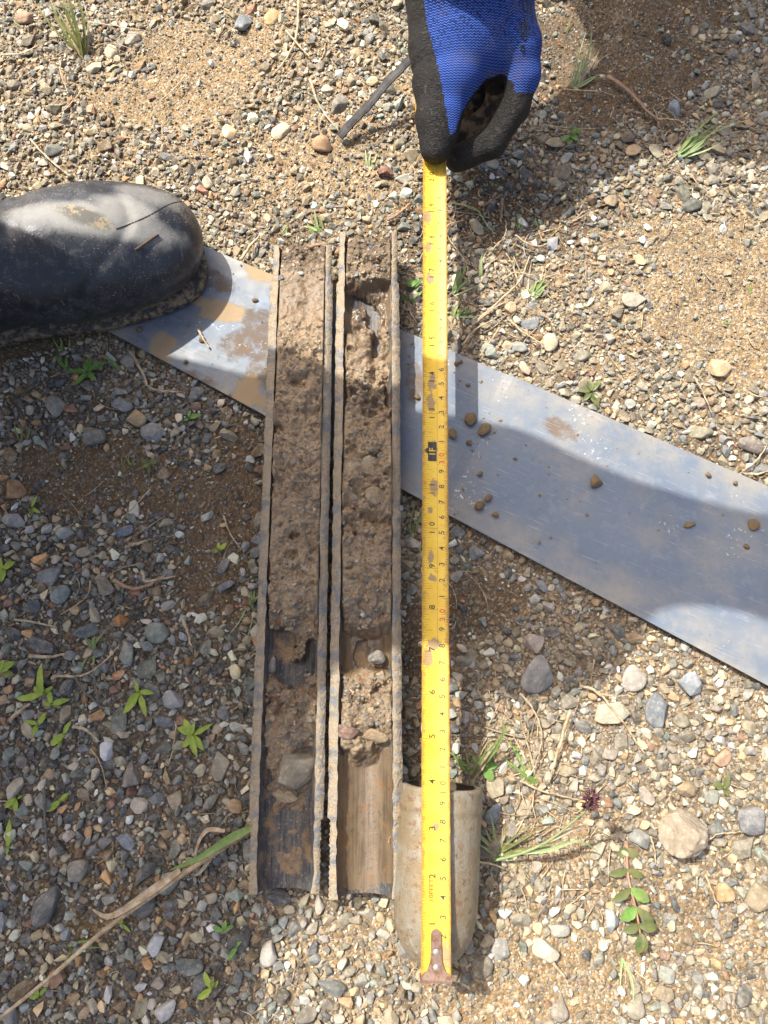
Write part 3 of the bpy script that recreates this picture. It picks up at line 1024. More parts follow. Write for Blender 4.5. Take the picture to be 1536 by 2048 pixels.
def core(cx, table, seed, label, bare=()):
    """table rows, from the top end down: pixel row, level against the edge plane (mm), lump height (mm), dark, rust, smooth, sandy, extra level on the right side"""
    tb = sorted((Yof(r[0], .028),) + tuple(r[1:]) for r in table)
    tb = np.array(tb)
    ys = np.arange(tb[0, 0], tb[-1, 0], .00055)
    xs = np.linspace(-BAR_RI + .0003, BAR_RI - .0003, 62)
    X, Y = np.meshgrid(xs, ys)
    wob = .006 * fbm(X * 90 + seed, Y * 60, oct=3, seed=seed)
    col_ = [np.interp(Y + wob, tb[:, 0], tb[:, k]) for k in range(1, 8)]
    lvl, lump, dk, ru, sm, sa, rt = col_
    lvl = lvl + rt * ss(-.003, .006, X + .004 * fbm(X * 120, Y * 120, oct=2, seed=seed + 3))
    d1, d2, rid = worley(X * 130 + .3 * fbm(X * 200, Y * 200, oct=2, seed=4), Y * 130, seed)
    e1, e2, rid2 = worley(X * 330, Y * 330 + 5, seed + 1)
    lump = lump * (.62 + .70 * ss(-.25, .30, fbm(X * 34, Y * 26, oct=3, seed=seed + 30)))
    g1, g2, rid3 = worley(X * 620, Y * 620 + 9, seed + 2)
    lumps = (np.sqrt(np.maximum(0, 1 - d1 ** 2)) - .6) * 1.5 * (.4 + rid) + .55 * (np.sqrt(np.maximum(0, 1 - e1 ** 2)) - .6) * (.3 + rid2)
    lumps = lumps + .8 * fbm(X * 110, Y * 110, oct=4, seed=seed + 2) - 1.1 * ss(.15, .6, fbm(X * 75, Y * 75, oct=3, seed=seed + 8))
    h = lvl + lump * 2.3 * lumps + .12 * fbm(X * 700, Y * 700, oct=2, seed=1)
    h = h + np.minimum(1, lump) * .85 * (np.sqrt(np.maximum(0, 1 - (g1 * 1.1) ** 2)) - .5) * (.3 + rid3)
    # pulled away from the steel on either side
    gl = .0012 + .0012 * np.maximum(0, vnoise(X * 0, Y * 40, seed=seed + 6))
    hL = ss(-BAR_RI, -BAR_RI + gl * 1.7, X); hR = ss(BAR_RI, BAR_RI - gl * .6, X)
    h = h - (1 - hL) * 7 * (lvl > -8) - (1 - hR) * 4 * (lvl > -8)
    Z = BAR_R + h * .001
    wall = BAR_R - np.sqrt(np.maximum(0, BAR_RI ** 2 - X ** 2))
    film = wall + (.0011 + .0005 * fbm(X * 90, Y * 40, oct=3, seed=seed + 20)) 
    Z = np.where(sm > .75, np.maximum(Z, np.where(rt < -1, wall - 1, film)), Z)
    for (bx, by, ba, bb) in bare:
        q = P(bx, by, .012)
        e = np.hypot((X + cx - q.x) / (ba * .00033), (Y - q.y) / (bb * .00033)) + .5 * fbm(X * 150 + seed, Y * 110, oct=3, seed=44)
        Z = np.where(e < 1, wall - .0016, Z)
    Z = np.where(Z < wall - .0016, wall - .0016, Z)
    V = np.stack([X, Y, Z], -1)
    ny, nx = X.shape
    # close it below, inside the thickness of the steel
    B = np.stack([X, Y, np.minimum(Z - .0004, wall - .0022)], -1)
    n = ny * nx
    q = grid_faces(ny, nx)
    i = np.arange(n).reshape(ny, nx)
    ring = np.concatenate([i[0, :], i[1:, -1], i[-1, -2::-1], i[-2:0, 0]])
    nx_ = np.roll(ring, -1)
    side = np.stack([nx_, ring, ring + n, nx_ + n], -1)
    me = mesh('soil_core', np.concatenate([V.reshape(-1, 3), B.reshape(-1, 3)]), np.concatenate([q, q[:, ::-1] + n, side]), M_clay)
    hollow = ss(.0, -2.5, lump * lumps) * (lump > 1)
    for nm, v in (('dark', np.clip(dk + .3 * hollow * 0, 0, 1)), ('rust', ru), ('smooth', sm), ('sandy', sa)):
        fattr(me, nm, np.concatenate([v.ravel(), v.ravel()]))
    o = link('soil_core', me)
    o.location = (cx, 0, BAR_Z)
    return tag(o, label, 'soil sample', 'soil cores lying in the barrel halves')


core(BAR1_X, [  # py, level, lump, dark, rust, smooth, sandy, right side
    (488, -3.0, 1.8, .95, 0, 0, .3, 0), (528, -.5, 1.8, .85, 0, 0, .2, 0), (550, 1.0, .9, .1, 0, .3, 0, -1), (575, 1.5, .5, .1, 0, .7, 0, -2),
    (625, 1.2, .8, 0, 0, .5, 0, -1.5), (660, 2.0, 1.8, 0, 0, .2, 0, 0), (800, 1.8, 2.0, 0, 0, .1, 0, 0), (900, .8, 2.6, .05, 0, 0, .1, -.5),
    (960, .2, 2.6, .15, 0, 0, .2, 0), (1100, .2, 2.0, .05, 0, 0, .3, 0), (1200, .3, 1.8, .05, .05, 0, .35, 0), (1225, -1.5, 1.9, .3, .4, 0, .8, -1),
    (1262, -7, 2.2, .4, .5, 0, .9, -1), (1290, -10.0, 2.0, .5, .7, .1, .6, 1), (1335, -11, 2.2, .4, .5, 0, .6, 2), (1372, -8, 2.6, .3, .6, 0, .9, 2),
    (1420, -6, 1.8, .2, .5, 0, .9, 0), (1478, -7, 1.8, .1, .3, 0, .9, -2), (1510, -11, 2.0, .1, .1, 0, .8, -3), (1560, -14.5, 2.2, .2, 0, 0, .6, 0),
    (1600, -16, 1.8, .3, 0, .2, .5, 0), (1640, -17.5, 1.6, 0, .5, .2, .5, 0), (1690, -18, 1.2, 0, .4, .3, .4, 0), (1770, -19.5, .8, 0, .2, .4, .3, 0)],
    21, 'left brown clay soil core, lumpy and wet with dark crumbs at its top end', ((562, 1300, 34, 40), (585, 1345, 26, 26), (625, 1312, 16, 34), (545, 1275, 16, 18)))
core(BAR2_X, [
    (474, -2.5, 1.5, .75, 0, 0, .3, 0), (520, -1.0, 1.8, .72, .05, 0, .4, 0), (558, -1.5, 2.0, .6, .1, 0, .4, 0), (569, -9, .8, .1, 0, .9, 0, 0),
    (600, -12.0, .7, 0, 0, 1, 0, 0), (640, -12, .9, 0, 0, .9, 0, 0), (655, -7, 1.8, 0, 0, .5, 0, -5), (690, -3, 2.4, 0, 0, .4, 0, -7),
    (770, -2, 2.4, 0, 0, .3, 0, -8.5), (800, -2.5, 2.4, 0, 0, .3, 0, -10), (835, -.8, 2.4, .1, 0, 0, .1, -5), (880, .3, 2.3, .1, 0, 0, .2, 0), (960, .8, 2.2, .05, 0, 0, .25, 0),
    (1090, .4, 2.2, .05, 0, 0, .3, 0), (1170, 0, 2.0, .1, 0, 0, .4, 0), (1210, -2, 1.9, .2, .2, 0, .9, 0), (1245, -4.5, 1.7, .15, .6, .1, .9, 0), (1270, -13.5, .8, .1, .5, .9, .2, 0),
    (1325, -14.5, .6, .12, .3, 1, .1, 0), (1345, -5, 1.7, .1, .7, 0, .9, 0), (1390, -3.5, 1.8, .2, .5, 0, .9, 0), (1440, -4, 1.8, .15, .2, 0, .7, 0), (1490, -5, 1.6, .1, .1, .1, .5, 0),
    (1512, -11.0, .9, .1, .1, .8, .4, 0), (1540, -17, .5, .12, .1, 1, .3, 0), (1640, -19, .3, .25, .2, 1, .1, 0), (1700, -19, .45, .05, .3, 1, .1, 0), (1800, -19, .3, 0, .15, 1, 0, 0)],
    57, 'right brown soil core ending in a smooth streaked film of clay at its lower end', ((722, 612, 30, 22), (745, 640, 18, 26), (752, 700, 12, 30), (726, 1305, 16, 30), (775, 800, 10, 26)))
# grit pressed into both cores
for nm_, cx_, y0_, y1_, sd_ in (('soil_core', BAR1_X, 1500, 495, 71), ('soil_core.001', BAR2_X, 1490, 480, 72)):
    co_ob = bpy.data.objects[nm_]
    nv_ = len(co_ob.data.vertices); vv = np.zeros(nv_ * 3, np.float32); co_ob.data.vertices.foreach_get('co', vv); vv = vv.reshape(-1, 3)[:nv_ // 2]
    smv = np.zeros(nv_, np.float32); co_ob.data.attributes['smooth'].data.foreach_get('value', smv)
    wallv = BAR_R - np.sqrt(np.maximum(0, BAR_RI ** 2 - vv[:, 0] ** 2))
    cand = np.where((smv[:nv_ // 2] < .35) & (vv[:, 2] > wallv + .001) & (np.abs(vv[:, 0]) < .0152) & (vv[:, 1] > Yof(y0_, .028)) & (vv[:, 1] < Yof(y1_, .028)))[0]
    pick = RNG.choice(cand, 1500)
    VS, FS, KS, b0 = [], [], [], 0
    prot = [chip_shape(3000 + k, 9) for k in range(10)]
    for j in pick:
        v_, f_ = prot[int(RNG.integers(0, 10))]
        r_ = min(.0026, .00045 + RNG.exponential(.00045))
        a_ = RNG.uniform(0, 6.28); c_, s_ = math.cos(a_), math.sin(a_)
        q_ = np.stack([v_[:, 0] * c_ - v_[:, 1] * s_, v_[:, 0] * s_ + v_[:, 1] * c_, v_[:, 2]], -1) * r_ + vv[j] + [0, 0, r_ * RNG.uniform(-.15, .35)]
        mudc = np.array([.26, .185, .105]) * RNG.uniform(.55, 1.15)
        k_ = mudc if RNG.random() < .72 else PAL[int(RNG.integers(0, len(PAL)))] * .8
        VS.append(q_); FS.append(f_ + b0); KS.append(np.repeat(k_[None], len(v_), 0)); b0 += len(v_)
    me_ = mesh('grit', np.concatenate(VS), np.concatenate(FS), M_stone_mass, smooth=False)
    at_ = me_.attributes.new('tint', 'FLOAT_COLOR', 'POINT')
    KS = np.concatenate(KS); at_.data.foreach_set('color', np.concatenate([KS, np.ones((len(KS), 1))], 1).astype(np.float32).ravel())
    tag(link('grit', me_, co_ob), kind='stuff')
# the film of clay hangs over the lower end
o = bpy.data.objects['soil_core.001']
vv = np.zeros(len(o.data.vertices) * 3, np.float32); o.data.vertices.foreach_get('co', vv); vv = vv.reshape(-1, 3)
wgt = ss(Yof(1490, .028), Yof(1525, .028), vv[:, 1])
vv[:, 1] -= (wgt * ss(Yof(1770, .028), Yof(1800, .028), vv[:, 1]) * .0 * (1 - (vv[:, 0] / BAR_RI) ** 2)).astype(np.float32)
o.data.vertices.foreach_set('co', vv.ravel()); o.data.update()


def stone_in(px, py, z, w, h, ang, c, lab, seed, hz=.6, sub=3, grp=None):
    p = P(px, py, z)
    v, f = stone_shape(seed, sub, 7, .10)
    v = v / np.abs(v).max(0)
    o = link('stone', mesh('stone', v, f, M_stone_obj, smooth=True))
    m = .00034
    o.scale = (w * .5 * m, h * .5 * m, min(w, h) * .5 * m * hz)
    o.location = p
    o.rotation_euler = (RNG.uniform(-.1, .1), RNG.uniform(-.1, .1), math.radians(ang))
    o.color = (*c, 1)
    return tag(o, lab, 'stone', 'stones stuck in the soil cores')


stone_in(586, 1537, .018, 92, 74, 40, (.24, .205, .145), 'large grey brown stone with ochre stain in the left barrel half', 901, .7, 4)
stone_in(566, 1590, .014, 58, 28, -8, (.28, .22, .14), 'small tan wedge stone just below the big stone in the left barrel', 902)
stone_in(694, 1462, .0265, 52, 30, -8, (.16, .085, .06), 'reddish brown flat stone in the right soil core above the smooth plug', 903)
stone_in(752, 1474, .024, 50, 32, 0, (.24, .165, .09), 'sandy orange stone right of the reddish one in the right core', 904)
stone_in(737, 935, .030, 42, 46, 20, (.25, .195, .12), 'pale mud coated pebble high in the right soil core', 905)
stone_in(748, 992, .030, 40, 40, 0, (.27, .205, .12), 'mud coated pebble just below the pale one in the right core', 906)
stone_in(752, 1318, .024, 38, 34, 0, (.10, .092, .078), 'rough grey stone by the streaked patch in the right core', 907)
stone_in(540, 1330, .018, 30, 36, 0, (.14, .135, .125), 'rough grey stone at the wall of the left barrel half', 908)

# ------------------------------------------------------------------ the steel shoe
t = NT('muddy_bright_steel', rough=.5, metal=.25)
n1, n2, n3 = t.noise(60, 5, .6), t.noise(240, 4, .65), t.noise(900, 2, .6)
lng = t.noise(70, 5, .7, t.scaled((2.0, .3, 2.0)))
col = t.mix(t.step(lng, .25, .75), (.19, .158, .105), (.27, .23, .16))
col = t.mix(t.math('MULTIPLY', t.step(n1, .5, .68), .7), col, (.28, .28, .255))
col = t.mix(t.math('MULTIPLY', t.step(n2, .60, .7), .5), col, (.34, .20, .085))
col = t.mix(t.math('MULTIPLY', t.step(n3, .68, .74), .5), col, (.12, .08, .05))
t.bump(n2, .0006, .7); t.bump(lng, .0006, .4); t.bump(n3, .0004, .6)
sc = t.noise(150, 2, .5, t.scaled((3.0, .06, 3.0)))
col = t.mix(t.math('MULTIPLY', t.step(sc, .62, .70), .6), col, (.42, .42, .40))
col = t.mix(t.math('MULTIPLY', t.step(t.noise(34, 5, .7), .46, .60), .8), col, (.20, .145, .08))
col = t.mix(t.math('MULTIPLY', t.step(t.noise(190, 4, .7), .56, .64), .7), col, (.17, .085, .035))
col = t.mix(t.math('MULTIPLY', t.step(t.noise(520, 3, .6), .62, .68), .6), col, (.07, .05, .03))
M_shoe = t.fin(col, t.step(n1, .4, .7, .58, .38))
M_shoe_in = NT('dark_mud_bore', rough=.8).fin((.06, .042, .025))

Ls = .0990
prof = [(s, r) for s, r in ((0, .0085), (.0008, .0100), (.003, .0134), (.006, .0165), (.010, .0195), (.015, .0219), (.021, .0236), (.028, .0246), (.036, .0251), (.048, SHOE_R), (.07, SHOE_R), (.09, SHOE_R), (Ls - .0006, SHOE_R), (Ls, SHOE_R - .0006))]
pr = np.array(prof)
ss_ = np.concatenate([np.linspace(0, .02, 24), np.linspace(.021, Ls, 60)])
rr = np.interp(ss_, pr[:, 0], pr[:, 1])
seg = 64
V, F = [], []
outer = [(s, r) for s, r in zip(ss_, rr)]
inner = [(s, max(.006, r - (.0030 if s > .02 else .0012))) for s, r in zip(ss_[::-1], rr[::-1])]
loop = outer + [(Ls, SHOE_R - .0031)] + inner
for (s, r) in loop:
    for k in range(seg):
        a = 2 * math.pi * k / seg
        V.append((math.cos(a) * r, s, math.sin(a) * r))
V = np.array(V)
nz = fbm(V[:, 0] * 160, V[:, 1] * 120, V[:, 2] * 160, 3, 31)
rad = np.hypot(V[:, 0], V[:, 2])
ringlip = np.exp(-((V[:, 1] - .0875) / .0022) ** 2) * .0004 - np.exp(-((V[:, 1] - .084) / .001) ** 2) * .0004
V[:, 0] *= 1 + (nz * .00022 + ringlip) / np.maximum(rad, .004); V[:, 2] *= 1 + (nz * .00022 + ringlip) / np.maximum(rad, .004)
V[:, 1] += (V[:, 1] > Ls - .001) * .0004 * nz
n = len(loop)
i = np.arange(n * seg).reshape(n, seg)
F = np.stack([i, np.roll(i, -1, 1), np.roll(np.roll(i, -1, 1), -1, 0), np.roll(i, -1, 0)], -1)
inn = np.zeros((n, seg), bool); inn[len(outer) + 1:] = True
F = F.reshape(-1, 4); inn = inn.ravel()
root = empty('drive_shoe', (.0282, -.1560, SHOE_R - .0005), math.radians(-4.2))
tag(root, 'grey brown tapered steel drive shoe lying under the lower end of the tape', 'drive shoe')
link('shoe_body', mesh('shoe_body', V, F[~inn], M_shoe), root)
link('shoe_bore', mesh('shoe_bore', V, F[inn], M_shoe_in), root)

# ------------------------------------------------------------------ tape measure
TW = .0165
tA = P(872, 1958, .0528); tB = P(869, 310, .0560)
tdir = Vector((tB.x - tA.x, tB.y - tA.y, 0))
tape_ang = math.atan2(-tdir.x, tdir.y)
S0 = 0.0
SCALE = (Vector((P(869, 368, .0558) - P(870, 1565, .0528)))).length / .40   # 10 to 50 on the printed scale


def tape_lift(s):
    return .0031 * ss(.08, .42, s) + .10 * np.maximum(0, np.asarray(s) - .535)


def cup(x):
    return .0016 * (x / (TW / 2)) ** 2


t = NT('yellow_tape_paint', rough=.4, spec=.3)
x, y, z = t.xyz()[:3]
n1, n2, n3 = t.noise(70, 5, .65), t.noise(300, 4, .65), t.noise(900, 3, .6)
ex = t.math('DIVIDE', t.math('ABSOLUTE', x), TW / 2)
col = t.mix(t.step(n1, .3, .7), (.60, .37, .03), (.69, .46, .055))
worn = t.step(t.math('ADD', ex, t.math('MULTIPLY', t.math('SUBTRACT', n2, .5), .85)), .70, .98)
col = t.mix(t.math('MULTIPLY', worn, .8), col, t.mix(n3, (.20, .085, .02), (.50, .26, .045)))
dirt = t.step(t.math('ADD', n2, t.math('MULTIPLY', n1, .5)), .86, 1.0)
col = t.mix(t.math('MULTIPLY', dirt, .75), col, (.24, .12, .07))
t._xy = (x, y)
wob = t.math('MULTIPLY', t.math('SUBTRACT', t.noise(330, 4, .65), .5), 2.6)
msk = None
for (sx, sy, a, b) in ((-.0048, .475, .0026, .006), (-.0040, .452, .0022, .004), (-.003, .428, .0028, .005), (-.002, .352, .0026, .0062), (-.0026, .338, .0028, .0060), (-.001, .3085, .0020, .0038), (-.0008, .281, .0022, .0055), (-.0042, .174, .0026, .0055), (-.001, .182, .0044, .0032), (-.0028, .2355, .0016, .005), (.0002, .0785, .0018, .0022), (.0055, .012, .0028, .006), (-.003, .2655, .0016, .002), (-.002, .2225, .0024, .002)):
    m = t.blob(sx, sy * SCALE, a, b, 0, wob, .5)
    msk = m if msk is None else t.math('MAXIMUM', msk, m)
col = t.mix(t.math('MULTIPLY', msk, .8), col, t.mix(n2, (.17, .12, .10), (.28, .19, .12)))
fade = t.step(t.noise(26, 3), .35, .65)
t.bump(n2, .0002, .3)
M_tape = t.fin(col, t.step(n2, .3, .75, .40, .58))


def ink(name, c, wear):
    t = NT(name, rough=.5)
    return t.fin(t.mix(t.step(t.noise(600, 3, .6), wear, wear + .12), c, (.60, .36, .03)))


M_black = ink('black_print', (.022, .018, .014), .66)
M_tick = ink('faint_black_print', (.16, .095, .025), .54)
M_red = ink('red_print', (.50, .045, .012), .68)
t = NT('worn_steel_hook', rough=.4, metal=.6)
n = t.noise(320, 4, .65)
M_hook = t.fin(t.mix(t.step(n, .4, .65), (.30, .205, .15), (.15, .075, .04)), t.step(n, .4, .65, .32, .6))
M_rivet = NT('rivet_steel', rough=.3, metal=.8).fin((.62, .55, .46))

tape = empty('measuring_tape', (tA.x, tA.y, tA.z), tape_ang)
tag(tape, 'worn yellow steel measuring tape pulled straight beside the right barrel half', 'measuring tape')
sL = np.arange(0, .62, .002)
xL = np.linspace(-TW / 2, TW / 2, 13)
X, S = np.meshgrid(xL, sL)
edge_n = .00018 * fbm(S * 300, np.sign(X) * 7 + X * 0, oct=3, seed=77) * (np.abs(X) > TW * .48)
Zt = cup(X) + tape_lift(S)
top = np.stack([X + edge_n - .006 * ss(.528, .56, S), S, Zt], -1).reshape(-1, 3)
bot = top - np.array([0, 0, .00022])
q = grid_faces(len(sL), len(xL)); n = len(top)
i = np.arange(n).reshape(X.shape)
ring = np.concatenate([i[0, :], i[1:, -1], i[-1, -2::-1], i[-2:0, 0]])
nx_ = np.roll(ring, -1)
link('blade', mesh('blade', np.concatenate([top, bot]), np.concatenate([q, q[:, ::-1] + n, np.stack([nx_, ring, ring + n, nx_ + n], -1)]), M_tape), tape)


def lay(v, eps=.00006):
    """put flat print (x across, y along) on the cupped blade"""
    v = np.asarray(v, float)
    return np.stack([v[:, 0], v[:, 1], cup(v[:, 0]) + tape_lift(v[:, 1]) + eps], -1)


ticks = []
def tick(s, xa, xb, w):
    if s < .004 or s > .515:
        return
    m = (xa + xb) / 2
    ticks.append([(xa, s - w), (m, s - w), (xb, s - w), (xb, s + w), (m, s + w), (xa, s + w)])


def on_hook(s, x):
    return s < .0265 and abs(x) < .0048


HW = TW / 2
for mm in range(4, 520):
    ln = .0042 if mm % 10 == 0 else (.0031 if mm % 5 == 0 else .0021)
    tick(mm * .001 * SCALE, HW - .0004 - ln, HW - .0004, .00009 if mm % 10 else .00012)
for k in range(2, 20 * 16 + 8):
    ln = .0096 if k % 16 == 0 else (.0062 if k % 8 == 0 else (.0046 if k % 4 == 0 else (.0036 if k % 2 == 0 else .0025)))
    s = k * .0254 / 16 * SCALE
    if not (k % 16 == 0 and on_hook(s, 0)):
        tick(s, -HW + .0004, -HW + .0004 + ln, .00009 if k % 16 else .00012)
tv = np.array(ticks).reshape(-1, 2)
fi = np.arange(len(ticks))[:, None] * 6
F = np.concatenate([fi + np.array([0, 1, 4, 5]), fi + np.array([1, 2, 3, 4])])
o = link('tick_marks', mesh('tick_marks', lay(tv), F, M_tick, smooth=False), tape)
tag(o, kind='stuff')
cl = np.array([[(.0013, s), (.00145, s), (.00145, s + .002), (.0013, s + .002)] for s in np.arange(.032, .515, .002)]).reshape(-1, 2)
link('centre_line', mesh('centre_line', lay(cl), np.arange(len(cl)).reshape(-1, 4), M_tick, smooth=False), tape)

txt_cache = {}
def text_flat(s):
    if s not in txt_cache:
        cu = bpy.data.curves.new('txt', 'FONT')
        cu.body = s; cu.size = 1.0; cu.align_x = 'CENTER'; cu.align_y = 'CENTER'; cu.resolution_u = 3; cu.offset = .012
        ob = bpy.data.objects.new('txt', cu); C.objects.link(ob)
        dg = bpy.context.evaluated_depsgraph_get()
        me = bpy.data.meshes.new_from_object(ob.evaluated_get(dg))
        v = np.array([p.co[:2] for p in me.vertices]); f = [tuple(p.vertices) for p in me.polygons]
        bpy.data.objects.remove(ob); bpy.data.curves.remove(cu); bpy.data.meshes.remove(me)
        v = v - (v.max(0) + v.min(0)) / 2
        txt_cache[s] = (v, f)
    return txt_cache[s]


def number(s, xc, yc, size, mat, name='number', wide=1.0):
    v, f = text_flat(s)
    w = np.stack([xc - v[:, 1] * size, yc + v[:, 0] * size * wide], -1)     # the figures read up the tape
    return link(name, mesh(name, lay(w, .00008), f, mat, smooth=False), tape)


for cm in range(1, 51):
    if cm == 1: continue
    if cm % 10 == 0:
        number(str(cm // 10), .0042, (cm * .01 - .0028) * SCALE, .0048, M_red)
        number('0', .0042, (cm * .01 + .0022) * SCALE, .0048, M_red)
    else:
        number(str(cm % 10), .0040, cm * .01 * SCALE + .0012, .0048, M_black)
for inch in range(1, 21):
    if inch == 12: continue
    m = M_red if inch == 16 else M_black
    y = inch * .0254 * SCALE
    if inch < 10:
        number(str(inch), -.0020, y + (.0014 if inch > 1 else .0022), .0052, m)
    else:
        number(str(inch // 10), -.0020, y - .0026, .0050, m)
        number(str(inch % 10), -.0020, y + .0028, .0050, m)
number('10FEET', -.0026, .0452 * SCALE, .0034, M_red, 'length_mark', 1.15)
# foot mark: a black box with the letters 1F and an arrow to the edge
y = .3048 * SCALE
box_v = np.array([(-.0046, y - .0068), (-.0018, y - .0068), (.0010, y - .0068), (.0010, y + .0060), (-.0018, y + .0060), (-.0046, y + .0060)])
mk = link('foot_mark', mesh('foot_mark', lay(box_v, .00008), [(0, 1, 4, 5), (1, 2, 3, 4)], M_black, smooth=False), tape)
v, f = text_flat('1F')
w = np.stack([-.0018 - v[:, 1] * .0056, y - .0002 + v[:, 0] * .0058], -1)
link('letters', mesh('letters', lay(w, .00014), f, NT('tape_yellow_print', .5).fin((.66, .42, .03)), smooth=False), mk)
ar = np.array([(-.0046, y - .0022), (-.0046, y + .0022), (-.0072, y)])
link('arrow', mesh('arrow', lay(ar, .00009), [(0, 2, 1)], M_black, smooth=False), mk)

# end hook: a T shaped plate with two rivets and the bent lip
tz = .0021
out = [(-.0028, .0225), (-.0022, .0240), (-.0010, .0250), (.0010, .0250), (.0022, .0240), (.0028, .0225), (.0030, .012), (.0034, .0085), (.0050, .0045), (.0080, .0022), (.0086, .0006), (.0086, -.0006),
       (-.0086, -.0006), (-.0086, .0006), (-.0080, .0022), (-.0050, .0045), (-.0034, .0085), (-.0030, .012)]
n = len(out)
V = [(x, y, tz - .0004 + .0001 + cup(x) * .55) for x, y in out] + [(x, y, tz - .0014) for x, y in out]
F = [tuple(range(n))[::-1], tuple(range(n, 2 * n))] + [(k, (k + 1) % n, (k + 1) % n + n, k + n) for k in range(n)]
hook = link('end_hook', mesh('end_hook', V, F, M_hook, smooth=False), tape)
V = [(x, y, z) for y in (-.0016, -.0006) for (x, z) in ((-.0086, -.010), (.0086, -.010), (.0086, .0022), (-.0086, .0022))]
link('lip', mesh('lip', V, [(0, 1, 2, 3), (7, 6, 5, 4), (4, 5, 1, 0), (5, 6, 2, 1), (6, 7, 3, 2), (7, 4, 0, 3)], M_hook, smooth=False), hook)


def dome(r, h, rings=5, seg=16):
    V = [(0, 0, h)]
    for k in range(1, rings + 1):
        a = k / rings * math.pi / 2
        V += [(r * math.sin(a) * math.cos(6.2832 * j / seg), r * math.sin(a) * math.sin(6.2832 * j / seg), h * math.cos(a)) for j in range(seg)]
    F = [(0, 1 + j, 1 + (j + 1) % seg) for j in range(seg)]
    for k in range(rings - 1):
        a = 1 + k * seg
        F += [(a + j, a + seg + j, a + seg + (j + 1) % seg, a + (j + 1) % seg) for j in range(seg)]
    return V, F


for y in (.0062, .0138):
    V, F = dome(.0018, .0009)
    o = link('rivet', mesh('rivet', V, F, M_rivet), hook); o.location = (0, y, tz - .00032)
V = [(x * .0016, .0205 + y * .0018, tz - .00024) for x, y in ((-1, -1), (1, -1), (1, 1), (-1, 1))]
link('slot', mesh('slot', V, [(0, 1, 2, 3)], NT('slot_rust', .7).fin((.17, .075, .035)), smooth=False), hook)

# ------------------------------------------------------------------ people
from mathutils.bvhtree import BVHTree


def sdf_mesh(fn, lo, hi, h):
    v, f = surface_nets(fn, lo, hi, h)
    return v, f


def relax(v, f, n=2, k=.5):
    e = np.concatenate([f[:, [0, 1]], f[:, [1, 2]], f[:, [2, 3]], f[:, [3, 0]]])
    for _ in range(n):
        acc = np.zeros_like(v); cnt = np.zeros(len(v))
        np.add.at(acc, e[:, 0], v[e[:, 1]]); np.add.at(acc, e[:, 1], v[e[:, 0]])
        np.add.at(cnt, e[:, 0], 1); np.add.at(cnt, e[:, 1], 1)
        v = v * (1 - k) + k * acc / np.maximum(cnt, 1)[:, None]
    return v


def drape(bvh, pts, eps=.0003, n=24):
    """points on the surface seen at those pixels"""
    out = []
    pts2 = [(p.x, p.y) for p in smooth_path([(a, b, 0) for a, b in pts], n)]
    o = Vector((0, 0, CAM_H))
    for a, b in pts2:
        d = (P(a, b, 0) - o).normalized()
        loc, nor, _, _ = bvh.ray_cast(o, d)
        if loc is not None:
            out.append(loc + nor * eps if nor.dot(d) < 0 else loc - nor * eps)
    return out


def cloth(name, c1, c2, scale=40):
    t = NT(name, rough=.9, spec=.2)
    n1, n2 = t.noise(scale, 4), t.noise(900, 2)
    t.bump(n1, .004, .6); t.bump(n2, .0005, .6)
    return t.fin(t.mix(n1, c1, c2))


M_trousers = cloth('work_trousers', (.05, .055, .065), (.085, .085, .09))
M_shirt = cloth('work_shirt', (.10, .12, .16), (.15, .17, .21))
M_shirt2 = cloth('tan_shirt', (.25, .2, .13), (.3, .25, .17))
M_skin = NT('skin', rough=.5).fin((.33, .19, .12))
M_hair = NT('hair', rough=.6).fin((.02, .015, .012))

# ---- the person squatting at the left: the boot is in the picture, the unseen body beyond its edge is shaped to cast the shade
FA = math.radians(17)
fdir, fside = np.array([math.cos(FA), math.sin(FA)]), np.array([-math.sin(FA), math.cos(FA)])
TOE = np.array([-.1330, .3230])
BZ = .0062


def foot(u, w, z, toe=TOE, fd=fdir, fs=fside):
    p = toe - fd * u + fs * w
    return (p[0], p[1], z)


